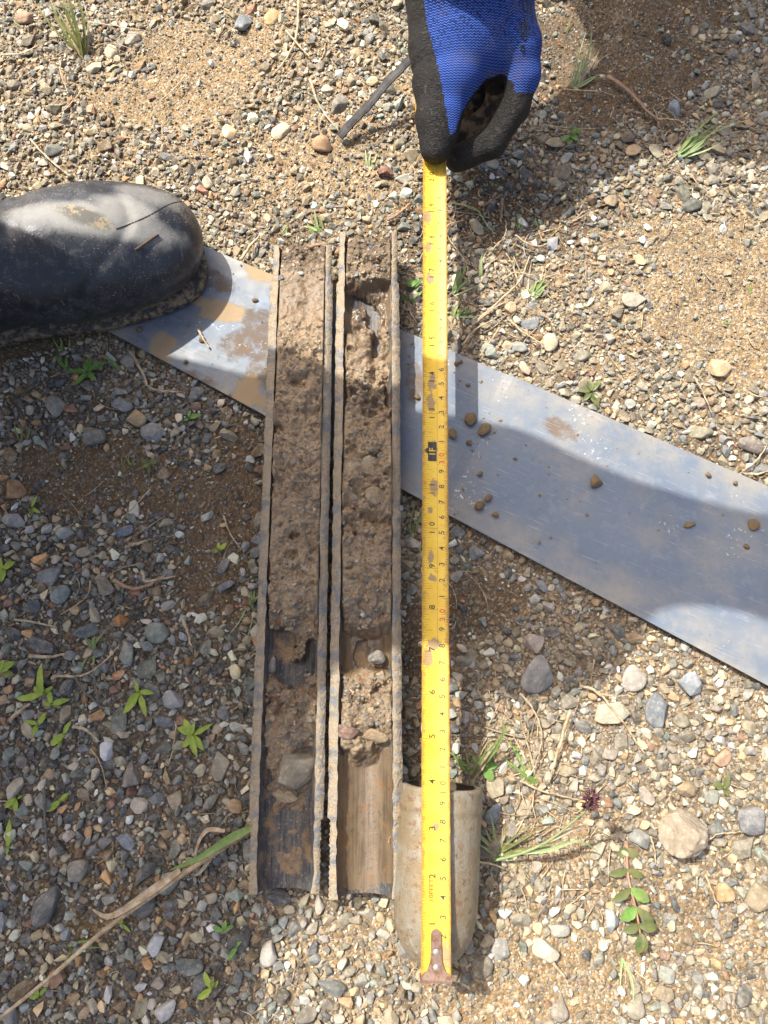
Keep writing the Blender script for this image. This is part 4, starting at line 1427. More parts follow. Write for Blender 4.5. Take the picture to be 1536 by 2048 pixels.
def boot_sdf(p, toe, fd, fs, knee):
    R = np.array([[fd[0], fs[0], 0], [fd[1], fs[1], 0], [0, 0, 1.0]])
    ft = lambda u, w, z: foot(u, w, z, toe, fd, fs)
    d = ell(p, ft(.046, .002, .033), (.0465, .0425, .034), R)
    d = smin(d, ell(p, ft(.085, .0015, .040), (.060, .0435, .041), R), .02)
    d = smin(d, cone(p, ft(.085, 0, .045), ft(.165, -.002, .064), .036, .037), .025)
    d = smin(d, cone(p, ft(.16, 0, .045), ft(.235, 0, .045), .034, .036), .02)
    ank = np.array(ft(.205, 0, .10))
    k = np.array(knee); mid = ank + (k - ank) * .46
    d = smin(d, cone(p, ft(.17, 0, .07), ank, .038, .040), .03)
    d = smin(d, cone(p, ank, mid, .041, .054), .03)
    # creases where the instep bends, and hand-made unevenness
    q = (p - np.array([*toe, 0]))
    u = -(q[..., 0] * fd[0] + q[..., 1] * fd[1]); w = q[..., 0] * fs[0] + q[..., 1] * fs[1]
    d = d + .0016 * np.exp(-((u - .040 - 3.2 * w * w * 8) / .0032) ** 2) * ss(.02, .03, p[..., 2])
    d = d - .0013 * np.exp(-((u - .108 - 6 * w * w) / .003) ** 2) * ss(.03, .04, p[..., 2]) + .0018 * np.exp(-((u - .128 + .25 * w) / .0035) ** 2) * ss(.05, .06, p[..., 2])
    d = d + .0034 * np.sin(u * 190 + 14 * w) * np.exp(-((u - .15) / .035) ** 2) * ss(.05, .08, p[..., 2])
    d = d + .0055 * np.exp(-(((u - .125) / .026) ** 2 + ((w - .018) / .010) ** 2)) * ss(.05, .07, p[..., 2])
    d = d + .0012 * fbm(p[..., 0] * 30, p[..., 1] * 30, p[..., 2] * 30, 2, 5)
    return np.maximum(d, BZ + .010 - p[..., 2])


def sole_mesh(toe, fd, fs):
    prof = [(-.0022, .013), (.001, .024), (.010, .0365), (.03, .0430), (.06, .0450), (.09, .0435), (.13, .036), (.17, .034), (.22, .036), (.25, .031), (.268, .018), (.272, .006)]
    pts = [(u, w) for u, w in prof] + [(u, -w) for u, w in prof[::-1]]
    path = [(p.x, p.y) for p in smooth_path([(a, b, 0) for a, b in pts] + [(pts[0][0], pts[0][1], 0)], 90)][:-1]
    n = len(path)
    V = []
    for z, g in ((BZ, .92), (BZ + .002, .955), (BZ + .0065, .96), (BZ + .0085, .93)):
        for (u, w) in path:
            V.append(foot(.13 + (u - .13) * g, w * g, z, toe, fd, fs))
    F = [tuple(range(n)), tuple(range(3 * n, 4 * n))[::-1]]
    for r in range(3):
        F += [(r * n + k, (r + 1) * n + k, (r + 1) * n + (k + 1) % n, r * n + (k + 1) % n) for k in range(n)]
    return V, F


t = NT('black_rubber', rough=.4, spec=.5)
n1, n2, n3 = t.noise(26, 5, .65), t.noise(150, 4, .65), t.noise(900, 3, .6)
x, y, z = t.xyz()[:3]
t._xy = (x, y)
wob = t.math('MULTIPLY', t.math('SUBTRACT', t.noise(60, 4), .5), 1.1)
geo = t.n('ShaderNodeNewGeometry')
def bz(px, py, zz, a, b, ang):
    c = P(px, py, zz); m = .00031
    return t.blob(c.x, c.y, a * m, b * m, math.radians(ang), wob, .9)
dust = bz(170, 430, .085, 150, 34, 4)
dust = t.math('MAXIMUM', dust, bz(250, 425, .07, 52, 44, 10))
dust = t.math('MAXIMUM', dust, t.math('MULTIPLY', bz(300, 395, .06, 60, 30, 0), .55))
clean = bz(165, 430, .085, 52, 18, -12)
col = t.mix(n1, (.010, .0115, .016), (.024, .027, .035))
col = t.mix(t.math('MULTIPLY', t.step(n1, .45, .72), .42), col, (.105, .104, .10))
col = t.mix(t.math('MULTIPLY', t.step(n2, .50, .72), .35), col, (.12, .115, .10))
dustc = t.mix(n2, (.20, .195, .175), (.31, .30, .27))
col = t.mix(t.math('MULTIPLY', dust, t.step(n2, .1, .45, .62, .95)), col, dustc)
col = t.mix(t.math('MULTIPLY', clean, .8), col, t.mix(t.step(n2, .5, .56), (.075, .07, .055), (.30, .22, .10)))
rim = t.math('MULTIPLY', t.step(z, .034, .016), t.step(n2, .32, .55))
toe_d = t.math('MULTIPLY', bz(400, 440, .03, 34, 60, 0), t.step(n3, .5, .62))
col = t.mix(t.math('MULTIPLY', t.math('MAXIMUM', rim, toe_d), .6), col, (.23, .165, .09))
spk = t.math('MULTIPLY', t.step(n3, .62, .67), t.step(n1, .38, .6))
col = t.mix(t.math('MULTIPLY', spk, .8), col, (.36, .32, .25))
scr = t.step(t.noise(130, 2, .5, t.scaled((1, 9, 1))), .71, .76)
col = t.mix(t.math('MULTIPLY', scr, .7), col, (.2, .19, .17))
scr2 = t.step(t.noise(60, 3, .6, t.scaled((5, 1.2, 1)), 1.5), .63, .68)
col = t.mix(t.math('MULTIPLY', scr2, .35), col, (.17, .165, .15))
t.bump(n2, .0006, .4); t.bump(n3, .0003, .5)
M_boot = t.fin(col, t.math('ADD', t.step(n2, .3, .7, .30, .46), t.math('MULTIPLY', dust, .4), clamp=True))
t = NT('boot_sole', rough=.75)
n2 = t.noise(240, 4, .65)
M_sole = t.fin(t.mix(t.step(n2, .42, .64), (.035, .03, .025), (.22, .155, .085)))

squat = empty('person', (-.45, .2, 0))
tag(squat, 'person squatting at the left in black rubber boots, only one dusty boot seen, the unseen body posed to cast shade', 'person')
SO = Vector((.45, -.2, 0))


def child(name, v, f, mat, parent, off=Vector((0, 0, 0)), smooth=True):
    v = np.asarray([tuple(q) for q in v] if not isinstance(v, np.ndarray) else v) - np.array(-off)
    return link(name, mesh(name, v, f, mat, smooth), parent)


KNEE_L, KNEE_R = (-.180, .328, .53), (-.43, .00, .50)
fdR = np.array([math.cos(math.radians(5)), math.sin(math.radians(5))]); fsR = np.array([-fdR[1], fdR[0]])
TOE_R = np.array([-.385, -.04])


def world_child(name, v, f, mat, parent, smooth=True):
    o = link(name, mesh(name, v, f, mat, smooth), parent)
    o.matrix_parent_inverse = Matrix.Translation(parent.location).inverted() if parent.type == 'EMPTY' else Matrix.Identity(4)
    return o


seam_bvh = None
for (toe, fd, fs, knee, lo, hi, h) in ((TOE, fdir, fside, KNEE_L, (-.44, .11, 0), (-.115, .41, .36), .0024), (TOE_R, fdR, fsR, KNEE_R, (-.72, -.15, 0), (-.375, .08, .40), .007)):
    v, f = sdf_mesh(lambda p: boot_sdf(p, toe, fd, fs, knee), lo, hi, h)
    v = relax(v, f, 1)
    ob = world_child('boot', v, f, M_boot, squat)
    sv, sf = sole_mesh(toe, fd, fs)
    world_child('sole', [tuple(q) for q in sv], sf, M_sole, ob)
    if seam_bvh is None:
        seam_bvh = BVHTree.FromPolygons([tuple(q) for q in v.tolist()], [tuple(q) for q in f.tolist()])
        first_boot = ob
M_seam = NT('seam_dirt', rough=.9).fin((.02, .016, .012))
M_drymud = cloth('dry_mud', (.22, .155, .085), (.36, .27, .16), 300)
p = drape(seam_bvh, [(232, 458), (265, 446), (300, 430), (335, 410), (360, 403), (385, 404)], -.0002, 60)
V, F = tube(p, [.0007 * (.6 + .5 * abs(math.sin(i * 1.7))) for i in range(len(p))], 6, .6)
world_child('seam', V, F, M_seam, first_boot)
p = drape(seam_bvh, [(398, 420), (414, 450), (412, 500), (396, 545)], .0002, 30)
if len(p) > 4:
    V, F = tube(p, [.0007] * len(p), 6, .7)
    world_child('welt', V, F, M_drymud, first_boot)
p = drape(seam_bvh, [(270, 500), (285, 490), (302, 478), (316, 470)], .0008, 10)
V, F = tube(p, [.0008] * len(p), 6)
tw = link('twig', mesh('twig', V, F, cloth('twig_bark', (.07, .045, .026), (.15, .10, .06), 300)))
tag(tw, 'short brown twig stuck on the top of the black boot', 'twig')

CH = np.array([-.59, .35, .78])


def squat_sdf(p):
    d = cone(p, (-.60, .27, .42), CH, .135, .150)
    d = smin(d, cone(p, (-.60, .50, .83), (-.58, .19, .82), .07, .07), .08)
    d = smin(d, cone(p, CH + [0, 0, .12], (-.645, .40, .98), .06, .052), .05)
    d = smin(d, ell(p, (-.660, .415, 1.055), (.088, .078, .112)), .03)
    d = smin(d, ell(p, (-.570, .425, 1.04), (.022, .014, .022)), .02)                # nose
    for w in (-.08, .08):
        d = smin(d, ell(p, (-.665, .415 + w, 1.05), (.018, .012, .03)), .01)           # ears
    d = smin(d, cone(p, (-.58, .37, .42), KNEE_L, .105, .078), .06)
    d = smin(d, cone(p, (-.58, .17, .40), KNEE_R, .105, .078), .06)
    for k, toe, fd, fs in ((KNEE_L, TOE, fdir, fside), (KNEE_R, TOE_R, fdR, fsR)):
        a = np.array(foot(.205, 0, .10, toe, fd, fs)); k = np.array(k)
        d = smin(d, cone(p, k, a + (k - a) * .40, .076, .052), .04)
    el, ha = np.array((-.375, .432, .615)), np.array((-.025, .336, .565))
    d = smin(d, cone(p, (-.60, .50, .83), el, .062, .055), .04)
    d = smin(d, cone(p, el, ha, .054, .034), .03)
    d = smin(d, ell(p, ha + [.035, -.008, 0], (.045, .040, .020)), .02)
    for k in range(4):
        a = ha + np.array([.06, -.04 + .02 * k, 0])
        d = smin(d, cone(p, a, a + np.array([.055 + .012 * math.sin(k * 1.2), -.012, -.012]), .010, .008), .006)
    d = smin(d, cone(p, ha + np.array([.02, -.035, 0]), ha + np.array([.055, -.075, -.01]), .012, .009), .008)
    el2, ha2 = np.array((-.45, .17, .60)), np.array((-.33, .30, .585))
    d = smin(d, cone(p, (-.58, .19, .82), el2, .062, .054), .04)
    d = smin(d, cone(p, el2, ha2, .050, .032), .03)
    d = smin(d, ell(p, ha2 + [.03, .015, 0], (.045, .036, .020)), .02)
    for k in range(4):
        a = ha2 + np.array([.05 - .008 * k, .0 + .018 * k, 0])
        d = smin(d, cone(p, a, a + np.array([.05, .02, -.018]), .010, .008), .006)
    return d


v, f = sdf_mesh(squat_sdf, (-.80, -.12, .18), (.15, .68, 1.20), .0115)
v = relax(v, f, 1)
c = v[f].mean(1)
me = mesh('body', v, f, [M_trousers, M_shirt, M_skin, M_hair])
mi = np.zeros(len(f), np.int32)
mi[(c[:, 2] > .52) & (c[:, 0] < -.42)] = 1
arm = cone(c, (-.60, .50, .83), (-.375, .432, .615), .07, .065); arm = np.minimum(arm, cone(c, (-.375, .432, .615), (-.025, .336, .565), .062, .044)); arm = np.minimum(arm, cone(c, (-.58, .19, .82), (-.45, .17, .60), .07, .062)); arm = np.minimum(arm, cone(c, (-.45, .17, .6), (-.33, .30, .585), .058, .04))
mi[arm < 0] = 1
mi[(c[:, 2] > .94)] = 2
mi[(c[:, 2] > 1.09) | ((c[:, 2] > 1.0) & (c[:, 0] < -.69))] = 3
hand = np.minimum(np.linalg.norm(c - np.array([.04, .33, .56]), axis=1) - .075, np.linalg.norm(c - np.array([-.28, .325, .58]), axis=1) - .07)
mi[hand < 0] = 2
me.polygons.foreach_set('material_index', mi)
o = link('body', me, squat); o.matrix_parent_inverse = Matrix.Translation(squat.location).inverted()

# ---- the person kneeling beyond the top edge, whose gloved hand grips the tape; unseen body posed to cast the upper-right shadow
kneel = empty('person', (.16, 1.0, 0))
tag(kneel, 'person in a blue knit glove with black rubber coated fingers gripping the yellow tape', 'person')


def kneel_sdf(p):
    d = cone(p, (.16, 1.22, .26), (.14, 1.10, .62), .14, .15)
    d = smin(d, cone(p, (-.05, 1.06, .68), (.33, 1.06, .68), .07, .07), .08)
    d = smin(d, cone(p, (.14, 1.08, .74), (.13, 1.03, .84), .06, .052), .05)
    d = smin(d, ell(p, (.13, 1.00, .92), (.078, .09, .112)), .03)
    d = smin(d, ell(p, (.13, .905, .90), (.014, .022, .022)), .02)
    for s, kx in ((-1, -.02), (1, .36)):
        if s < 0:                                                                    # one knee up, set to cast the upper-right shadow
            d = smin(d, cone(p, (.06, 1.2, .28), (.03, .72, .49), .10, .078), .06)
            d = smin(d, cone(p, (.03, .72, .48), (.0, .94, .09), .072, .045), .04)
            d = smin(d, cone(p, (.0, .96, .04), (.0, .80, .03), .042, .032), .03)
            continue
        d = smin(d, cone(p, (.16 + .1 * s, 1.2, .22), (kx, .92, .09), .10, .08), .06)
        d = smin(d, cone(p, (kx, .92, .085), (kx + .02 * s, 1.30, .07), .07, .05), .04)
        d = smin(d, cone(p, (kx + .02 * s, 1.32, .06), (kx + .02 * s, 1.42, .03), .045, .03), .03)
    el = np.array((.105, .75, .45))
    d = smin(d, cone(p, (-.03, 1.06, .66), el, .062, .056), .05)
    d = smin(d, cone(p, el, WRIST, .052, .036), .03)
    e2 = np.array((.42, .94, .42)); h2 = np.array((.36, .84, .17))
    d = smin(d, cone(p, (.31, 1.06, .66), e2, .062, .052), .05)
    d = smin(d, cone(p, e2, h2, .05, .032), .03)
    d = smin(d, ell(p, h2 + np.array([0, -.05, -.01]), (.04, .06, .02)), .02)
    return d


WRIST = np.array(P(950, -300, .165)) 
v, f = sdf_mesh(kneel_sdf, (-.22, WRIST[1] - .06, 0), (.58, 1.55, 1.1), .012)
v = relax(v, f, 1)
c = v[f].mean(1)
me = mesh('body', v, f, [M_trousers, M_shirt2, M_skin, M_hair])
mi = np.ones(len(f), np.int32)
mi[(c[:, 2] < .34) & (c[:, 1] > .86)] = 0
leg = np.minimum(cone(c, (.06, 1.2, .28), (.03, .72, .49), .11, .09), cone(c, (.03, .72, .48), (.0, .94, .09), .085, .055))
mi[(leg < 0) & (cone(c, (.105, .75, .45), WRIST, .055, .04) > .004)] = 0
mi[(c[:, 2] > .80)] = 2
mi[(c[:, 2] > .96) | ((c[:, 2] > .86) & (c[:, 1] > 1.03))] = 3
mi[np.linalg.norm(c - np.array([.36, .79, .16]), axis=1) < .075] = 2
me.polygons.foreach_set('material_index', mi)
o = link('body', me, kneel); o.matrix_parent_inverse = Matrix.Translation(kneel.location).inverted()

# the glove: every joint where the photo shows it, at its own height above the ground
G = {
    'thumb': [(P(871, 296, .0660), .0108), (P(868, 240, .0735), .0122), (P(864, 175, .0790), .0122), (P(862, 95, .0870), .0150), (P(872, -20, .0980), .0210), (P(900, -110, .115), .024)],
    'index': [(P(1014, 20, .0980), .0180), (P(1037, 90, .0930), .0150), (P(1046, 150, .0830), .0115), (P(1030, 215, .0700), .0098), (P(984, 286, .0560), .0098), (P(915, 318, .0450), .0092)],
    'middle': [(P(1000, 90, .0780), .0170), (P(1012, 165, .0610), .0135), (P(1000, 225, .0480), .0120), (P(948, 268, .0370), .0110), (P(905, 275, .0345), .0100)],
    'ring': [(P(960, 70, .0700), .0160), (P(968, 150, .0520), .0130), (P(950, 205, .0380), .0115), (P(905, 225, .0300), .0105)],
    'little': [(P(925, 60, .0700), .0140), (P(930, 130, .0500), .0115), (P(905, 175, .0380), .0100), (P(875, 180, .0340), .0090)],
    'palm': [(P(960, 60, .0900), .0300), (P(958, -30, .1050), .0360), (P(945, -150, .138), .0380), (P(950, -330, .168), .0400)],
    'palm2': [(P(905, 60, .0860), .0240), (P(915, -60, .1080), .0330)],
    'web': [(P(930, 80, .0930), .0230), (P(918, 150, .0845), .0160), (P(902, 215, .0760), .0088), (P(900, 262, .0720), .0060)],
    'web2': [(P(962, 60, .0920), .0250), (P(980, 105, .0865), .0160)],
}


def chain_d(p, ch):
    d = None
    for (a, ra), (b, rb) in zip(ch[:-1], ch[1:]):
        q = cone(p, a, b, ra, rb)
        d = q if d is None else smin(d, q, .004)
    return d


def glove_sdf(p):
    d = chain_d(p, G['palm'])
    d = smin(d, chain_d(p, G['palm2']), .015)
    d = smin(d, chain_d(p, G['thumb']), .008)
    d = smin(d, chain_d(p, G['web']), .010)
    d = smin(d, chain_d(p, G['web2']), .010)
    d = smin(d, chain_d(p, G['index']), .006)
    fing = np.minimum(np.minimum(chain_d(p, G['middle']), chain_d(p, G['ring'])), chain_d(p, G['little']))
    d = smin(d, fing, .0035)
    d = d + .0011 * np.sin(p[..., 1] * 430 + 60 * p[..., 0] + 2 * np.sin(p[..., 1] * 150)) * ss(.034, .004, np.linalg.norm(p - np.array(G['thumb'][2][0]), axis=-1))
    return d


glo, ghi = (.005, .335, .012), (.165, .72, .225)
v, f = sdf_mesh(glove_sdf, glo, ghi, .0014)
keepf = v[f].mean(1)[:, 1] < WRIST[1] + .03
v = relax(v, f, 1, .4)
px, py = to_px(v)
c = v[f].mean(1)
cpx, cpy = to_px(c)
dt = chain_d(c, G['thumb'][:5]); di = chain_d(c, G['index'][2:]); dm = np.minimum(np.minimum(chain_d(c, G['middle'][0:]), chain_d(c, G['ring'][0:])), chain_d(c, G['little'][0:]))
db = np.minimum(np.minimum(chain_d(c, G['web']), chain_d(c, G['web2'])), np.minimum(chain_d(c, G['palm']), chain_d(c, G['index'][:3])))
e1 = v[f[:, 1]] - v[f[:, 0]]; e2 = v[f[:, 2]] - v[f[:, 0]]
fn = np.cross(e1, e2); fn /= np.maximum(np.linalg.norm(fn, axis=1), 1e-12)[:, None]
if (fn * (c - c.mean(0))).sum() < 0:
    f = f[:, ::-1]; fn = -fn
mi = np.zeros(len(f), np.int32)                    # knit
border = np.interp(cpy, [-120, 0, 60, 130, 200, 300], [846, 848, 856, 876, 889, 905])
mi[(cpx < border) & (dt < .006)] = 1
mi[(cpy > 268)] = 1
mi[(cpx < border)] = 1
mi[(di < .0035) & (cpy > 185)] = 1
mi[(dm < .003) & (fn[:, 2] < .75) & (dm < db)] = 1
mi[(dm < .003) & (cpy > 140) & (dm < db) & (dm < chain_d(c, G['index']))] = 1
mi[(fn[:, 2] < -.15)] = 1
ARCH = np.array([(905, 278), (922, 228), (944, 190), (972, 158), (1004, 148), (1028, 168), (1036, 208), (1070, 215), (1000, 300), (960, 335), (890, 345)], float)
inarch = in_poly(cpx, cpy, ARCH)
mi[inarch] = 1
mudn = fbm(c[:, 0] * 160, c[:, 1] * 160, c[:, 2] * 160, 3, 4)
mi[(mi == 1) & (dm < di) & (dm < dt) & (cpy + 14 * mudn > 186) & (cpx > 905)] = 2

t = NT('blue_knit', rough=.85, spec=.2)
x, y, z = t.xyz()[:3]
zig = t.math('MULTIPLY', t.math('ABSOLUTE', t.math('SUBTRACT', t.math('FRACT', t.math('MULTIPLY', x, 1 / .0024)), .5)), 1.1)
row = t.math('FRACT', t.math('ADD', t.math('ADD', t.math('MULTIPLY', y, 1 / .00175), t.math('MULTIPLY', z, 320)), zig))
w = t.math('ABSOLUTE', t.math('SUBTRACT', row, .5))
rib = t.step(w, .06, .30)
n1 = t.noise(70, 4)
col = t.mix(rib, (.058, .14, .50), (.009, .022, .11))
big = t.step(t.math('ADD', y, t.math('MULTIPLY', n1, .01)), .412, .424)
ch = t.math('MULTIPLY', big, t.step(t.voro(430, 'Distance'), .42, .25))
col = t.mix(t.math('MULTIPLY', ch, .75), col, (.006, .010, .045))
col = t.mix(t.math('MULTIPLY', t.step(n1, .5, .75), .25), col, (.05, .10, .32))
t.bump(rib, -.0006, .9); t.bump(t.noise(1500, 2), .0003, .4)
col = t.mix(t.math('MULTIPLY', t.step(t.noise(34, 5, .7), .48, .70), .38), col, (.13, .11, .10))
M_knit = t.fin(col)
t = NT('black_latex_coat', rough=.5, spec=.25)
n1, n2 = t.noise(620, 3, .65, t.scaled((.45, 1.6, 1.0)), 1.0), t.noise(60, 4)
col = t.mix(n2, (.008, .0075, .007), (.019, .017, .015))
col = t.mix(t.math('MULTIPLY', t.step(t.noise(300, 3), .62, .70), .35), col, (.16, .115, .07))
t.bump(n1, .0016, 1.0); t.bump(n2, .004, .5)
M_coat = t.fin(col, t.step(n1, .35, .65, .62, .44))
t = NT('mud_on_glove', rough=.85)
n1, n2 = t.noise(90, 5, .65), t.noise(600, 3, .7)
t.bump(n1, .004, .8); t.bump(n2, .0012, .8)
M_palm_mud = t.fin(t.mix(t.step(n1, .42, .58), (.022, .019, .016), t.mix(n2, (.11, .075, .04), (.25, .18, .10))))
me = mesh('glove', v, f[keepf], [M_knit, M_coat, M_palm_mud])
me.polygons.foreach_set('material_index', mi[keepf].astype(np.int32))
gl = link('glove', me, kneel); gl.matrix_parent_inverse = Matrix.Translation(kneel.location).inverted()
gb = BVHTree.FromPolygons([tuple(q) for q in v.tolist()], [tuple(q) for q in f.tolist()])
M_mark = NT('black_glove_print', rough=.6).fin((.012, .013, .02))


def loop_px(cx, cy, a, b, ang, n=22):
    out = []
    for k in range(n + 1):
        q = 6.2832 * k / n
        X, Y = a * math.cos(q), b * math.sin(q)
        out.append((cx + X * math.cos(ang) - Y * math.sin(ang), cy + X * math.sin(ang) + Y * math.cos(ang)))
    return out


for pts in (loop_px(1046, 62, 5, 17, -.25), loop_px(1045, 95, 3, 6, -.2), [(1048, 30), (1054, 52), (1058, 68)], loop_px(1050, 8, 5, 15, -.1), [(1058, -10), (1062, 20), (1064, 40)]):
    p = drape(gb, pts, .0001, 40)
    if len(p) > 3:
        V, F = tube(p, [.00075] * len(p), 5, .4)
        o = link('printed_mark', mesh('printed_mark', V, F, M_mark), gl)

# the flat dark strip under the hand
a, b = P(679, 274, .006), P(838, 96, .040)
d = (b - a).normalized(); sd = d.cross(Vector((0, 0, 1))).normalized(); up = sd.cross(d)
V, F = [], []
N = 30
for i in range(N + 1):
    p = a.lerp(b, i / N * 1.15) + up * (.0008 * math.sin(i * .5))
    hw = (.0033 - .0004 * i / N) * (1 + .06 * math.sin(i * 2.3))
    for s, h in ((-1, -.0007), (1, -.0007), (1, .0007), (.3, .0011), (-.4, .0007), (-1, .0008)):
        V.append(p + sd * hw * s + up * h)
    if i:
        k = (i - 1) * 6
        F += [(k + j, k + (j + 1) % 6, k + 6 + (j + 1) % 6, k + 6 + j) for j in range(6)]
F += [tuple(range(6))[::-1], tuple(N * 6 + j for j in range(6))]
t = NT('weathered_strip', rough=.7, spec=.15)
n1, n2 = t.noise(90, 4, .65), t.noise(500, 3)
t.bump(n2, .0004, .6)
M_strip = t.fin(t.mix(t.step(n1, .3, .7), (.018, .017, .017), (.065, .063, .062)), .6)
tag(link('flat_strip', mesh('flat_strip', V, F, M_strip, smooth=False)), 'flat dark grey strip poking out to the left from under the gloved hand', 'strip')

# ------------------------------------------------------------------ plants
def leaf_mat(name, c1, c2, tip, trans=.25):
    t = NT(name, rough=.5, spec=.4)
    n1 = t.noise(160, 3)
    n2 = t.noise(700, 2)
    col = t.mix(t.step(n1, .3, .7), c1, c2)
    col = t.mix(t.math('MULTIPLY', t.step(n2, .55, .7), .6), col, tip)
    col = t.mix(t.math('MULTIPLY', t.step(t.noise(90, 4, .65), .5, .7), .35), col, (.26, .21, .12))
    t.put(t.b.inputs['Subsurface Weight'], 0.0)
    t.put(t.b.inputs['Transmission Weight'], 0.0)
    m = t.fin(col)
    # thin leaves let some light through
    tr = t.n('ShaderNodeBsdfTranslucent'); t.put(tr.inputs['Color'], col)
    mx = t.n('ShaderNodeMixShader'); mx.inputs[0].default_value = trans
    t.t.links.new(t.b.outputs[0], mx.inputs[1]); t.t.links.new(tr.outputs[0], mx.inputs[2])
    t.t.links.new(mx.outputs[0], t.t.nodes['Material Output'].inputs['Surface'])
    return m


M_grass = leaf_mat('green_grass', (.13, .22, .045), (.23, .31, .09), (.38, .35, .16))
M_olive = leaf_mat('olive_grass', (.10, .13, .03), (.24, .24, .07), (.36, .3, .14))
M_pale = leaf_mat('pale_grass', (.24, .33, .13), (.36, .40, .20), (.45, .4, .24))
M_straw = leaf_mat('dry_straw', (.27, .18, .095), (.52, .42, .27), (.20, .13, .075), .12)
M_brown = leaf_mat('brown_dry_leaf', (.22, .12, .065), (.36, .22, .13), (.42, .3, .2), .12)
M_lime = leaf_mat('lime_leaf', (.22, .33, .035), (.36, .44, .06), (.46, .40, .10))
M_leaf = leaf_mat('green_leaf', (.10, .22, .04), (.18, .32, .06), (.3, .3, .1))
M_redleaf = leaf_mat('reddish_leaf', (.075, .12, .035), (.15, .16, .05), (.24, .09, .05))
M_stem = leaf_mat('red_stem', (.30, .13, .08), (.36, .2, .11), (.4, .3, .2), .05)
M_purple = NT('purple_seed_head', rough=.9).fin((.085, .030, .032))
M_twig = cloth('grey_twig', (.10, .085, .07), (.2, .17, .14), 300)


def gz_at(x, y):
    z = float(ground_h(np.array([x]), np.array([y]))[0])
    if bool(in_poly(np.array([x]), np.array([y]), PLATE2)[0]):
        z = max(z, PLATE_Z)
    return z


def blade_path(base, ang, ln, lean, droop, n=8, wig=0.0):
    """ang: heading on the ground (90 = up the picture); lean 0 upright, 1 along the ground"""
    h = Vector((math.cos(math.radians(ang)), math.sin(math.radians(ang)), 0))
    side = Vector((-h.y, h.x, 0))
    pts = []
    for i in range(n):
        t = i / (n - 1)
        z = ln * ((1 - lean) * t - droop * t * t)
        pts.append(base + h * ln * lean ** .5 * (t * .8 + .2 * t * t) + side * wig * ln * math.sin(t * 2.5) + Vector((0, 0, max(z, -.001 + .0015 * t) + .0008)))
    return pts


def tuft(px, py, blades, label, name='grass_tuft', cat='grass tuft', group='grass tufts sprouting from the gravel', seed=0):
    c = P(px, py, .001)
    r = random.Random(seed * 31 + px)
    root = empty(name, (c.x, c.y, gz_at(c.x, c.y) - .001))
    tag(root, label, cat, group)
    for (n, a0, a1, l0, l1, lean, w, mat) in blades:
        for k in range(n):
            a = a0 + (a1 - a0) * ((k + r.random()) / n)
            ln = r.uniform(l0, l1)
            b = Vector((r.uniform(-.0034, .0034), r.uniform(-.0028, .0028), 0))
            le = min(.97, max(.02, lean + r.uniform(-.12, .12)))
            p = blade_path(b, a, ln, le, r.uniform(.05, .3) * (1 - le * .5), 8, r.uniform(-.12, .12))
            ribbon(p, w * r.uniform(.75, 1.2), 'blade', mat, root, fold=r.uniform(.15, .5))
    return root


Gn, Ol, Pa, St, Br = M_grass, M_olive, M_pale, M_straw, M_brown
tuft(165, 108, [(10, 92, 135, .045, .085, .42, .0030, Ol), (5, 95, 130, .03, .06, .5, .0024, St)], 'olive green grass tuft with thick blades at the top left', seed=1)
tuft(1150, 168, [(7, 50, 84, .03, .06, .55, .0019, Pa), (4, 46, 80, .02, .05, .65, .0016, St), (4, 15, 50, .015, .03, .75, .0017, Pa)], 'pale green upright grass tuft in the sun right of the glove', seed=2)
tuft(1352, 312, [(7, 22, 40, .03, .065, .6, .0026, Gn), (4, 15, 36, .04, .07, .65, .0018, Pa)], 'long bladed green grass tuft leaning right at the upper right', seed=3)
tuft(640, 462, [(4, 85, 130, .014, .024, .5, .0034, Gn), (2, 140, 170, .012, .02, .8, .0022, Pa)], 'small bright green tuft above the left barrel half', seed=4)
tuft(738, 328, [(3, 60, 100, .012, .02, .6, .0024, Pa), (3, 240, 290, .01, .016, .85, .0018, St)], 'small withered pale tuft below the dark strip', seed=5)
tuft(568, 462, [(6, 40, 140, .006, .014, .5, .0012, Pa)], 'tiny wispy tuft left of the small bright green tuft', seed=6)
tuft(818, 598, [(4, 20, 60, .012, .02, .6, .0030, Gn), (3, 100, 150, .01, .018, .7, .0026, Ol), (3, 200, 330, .012, .022, .9, .0018, St)], 'green tuft squeezed between the right barrel half and the tape', seed=7)
tuft(905, 582, [(5, 45, 80, .014, .028, .55, .0034, Gn), (2, 20, 40, .016, .03, .7, .002, Pa)], 'dark green tuft just right of the tape above the metal sheet', seed=8)
tuft(912, 628, [(4, 10, 60, .012, .026, .7, .0032, Gn), (3, 0, 30, .02, .034, .85, .0024, Pa), (3, 220, 300, .01, .02, .9, .002, St)], 'green tuft with pale blades pointing right beside the tape, lowest of three', seed=9)
tuft(1058, 590, [(5, 30, 70, .012, .024, .55, .0030, Gn), (7, 20, 110, .016, .035, .8, .0022, St), (6, 195, 235, .02, .05, .9, .0020, St), (2, 300, 320, .014, .02, .9, .0022, St)], 'clump of bleached straw with a few green blades on lit gravel', seed=10)
tuft(1042, 452, [(9, 60, 130, .007, .012, .45, .0011, Pa)], 'tiny bright fan of grass at the edge of the hand shadow', seed=11)
tuft(1078, 450, [(5, 60, 120, .006, .011, .5, .0014, Pa), (2, 200, 330, .01, .014, .9, .0014, St)], 'tiny pale grass fan right of the other tiny fan', seed=12)
tuft(958, 545, [(4, 60, 100, .012, .022, .5, .0016, Pa), (5, 30, 150, .012, .022, .8, .0015, St)], 'thin wispy grass beside the straw clump right of tape', seed=13)
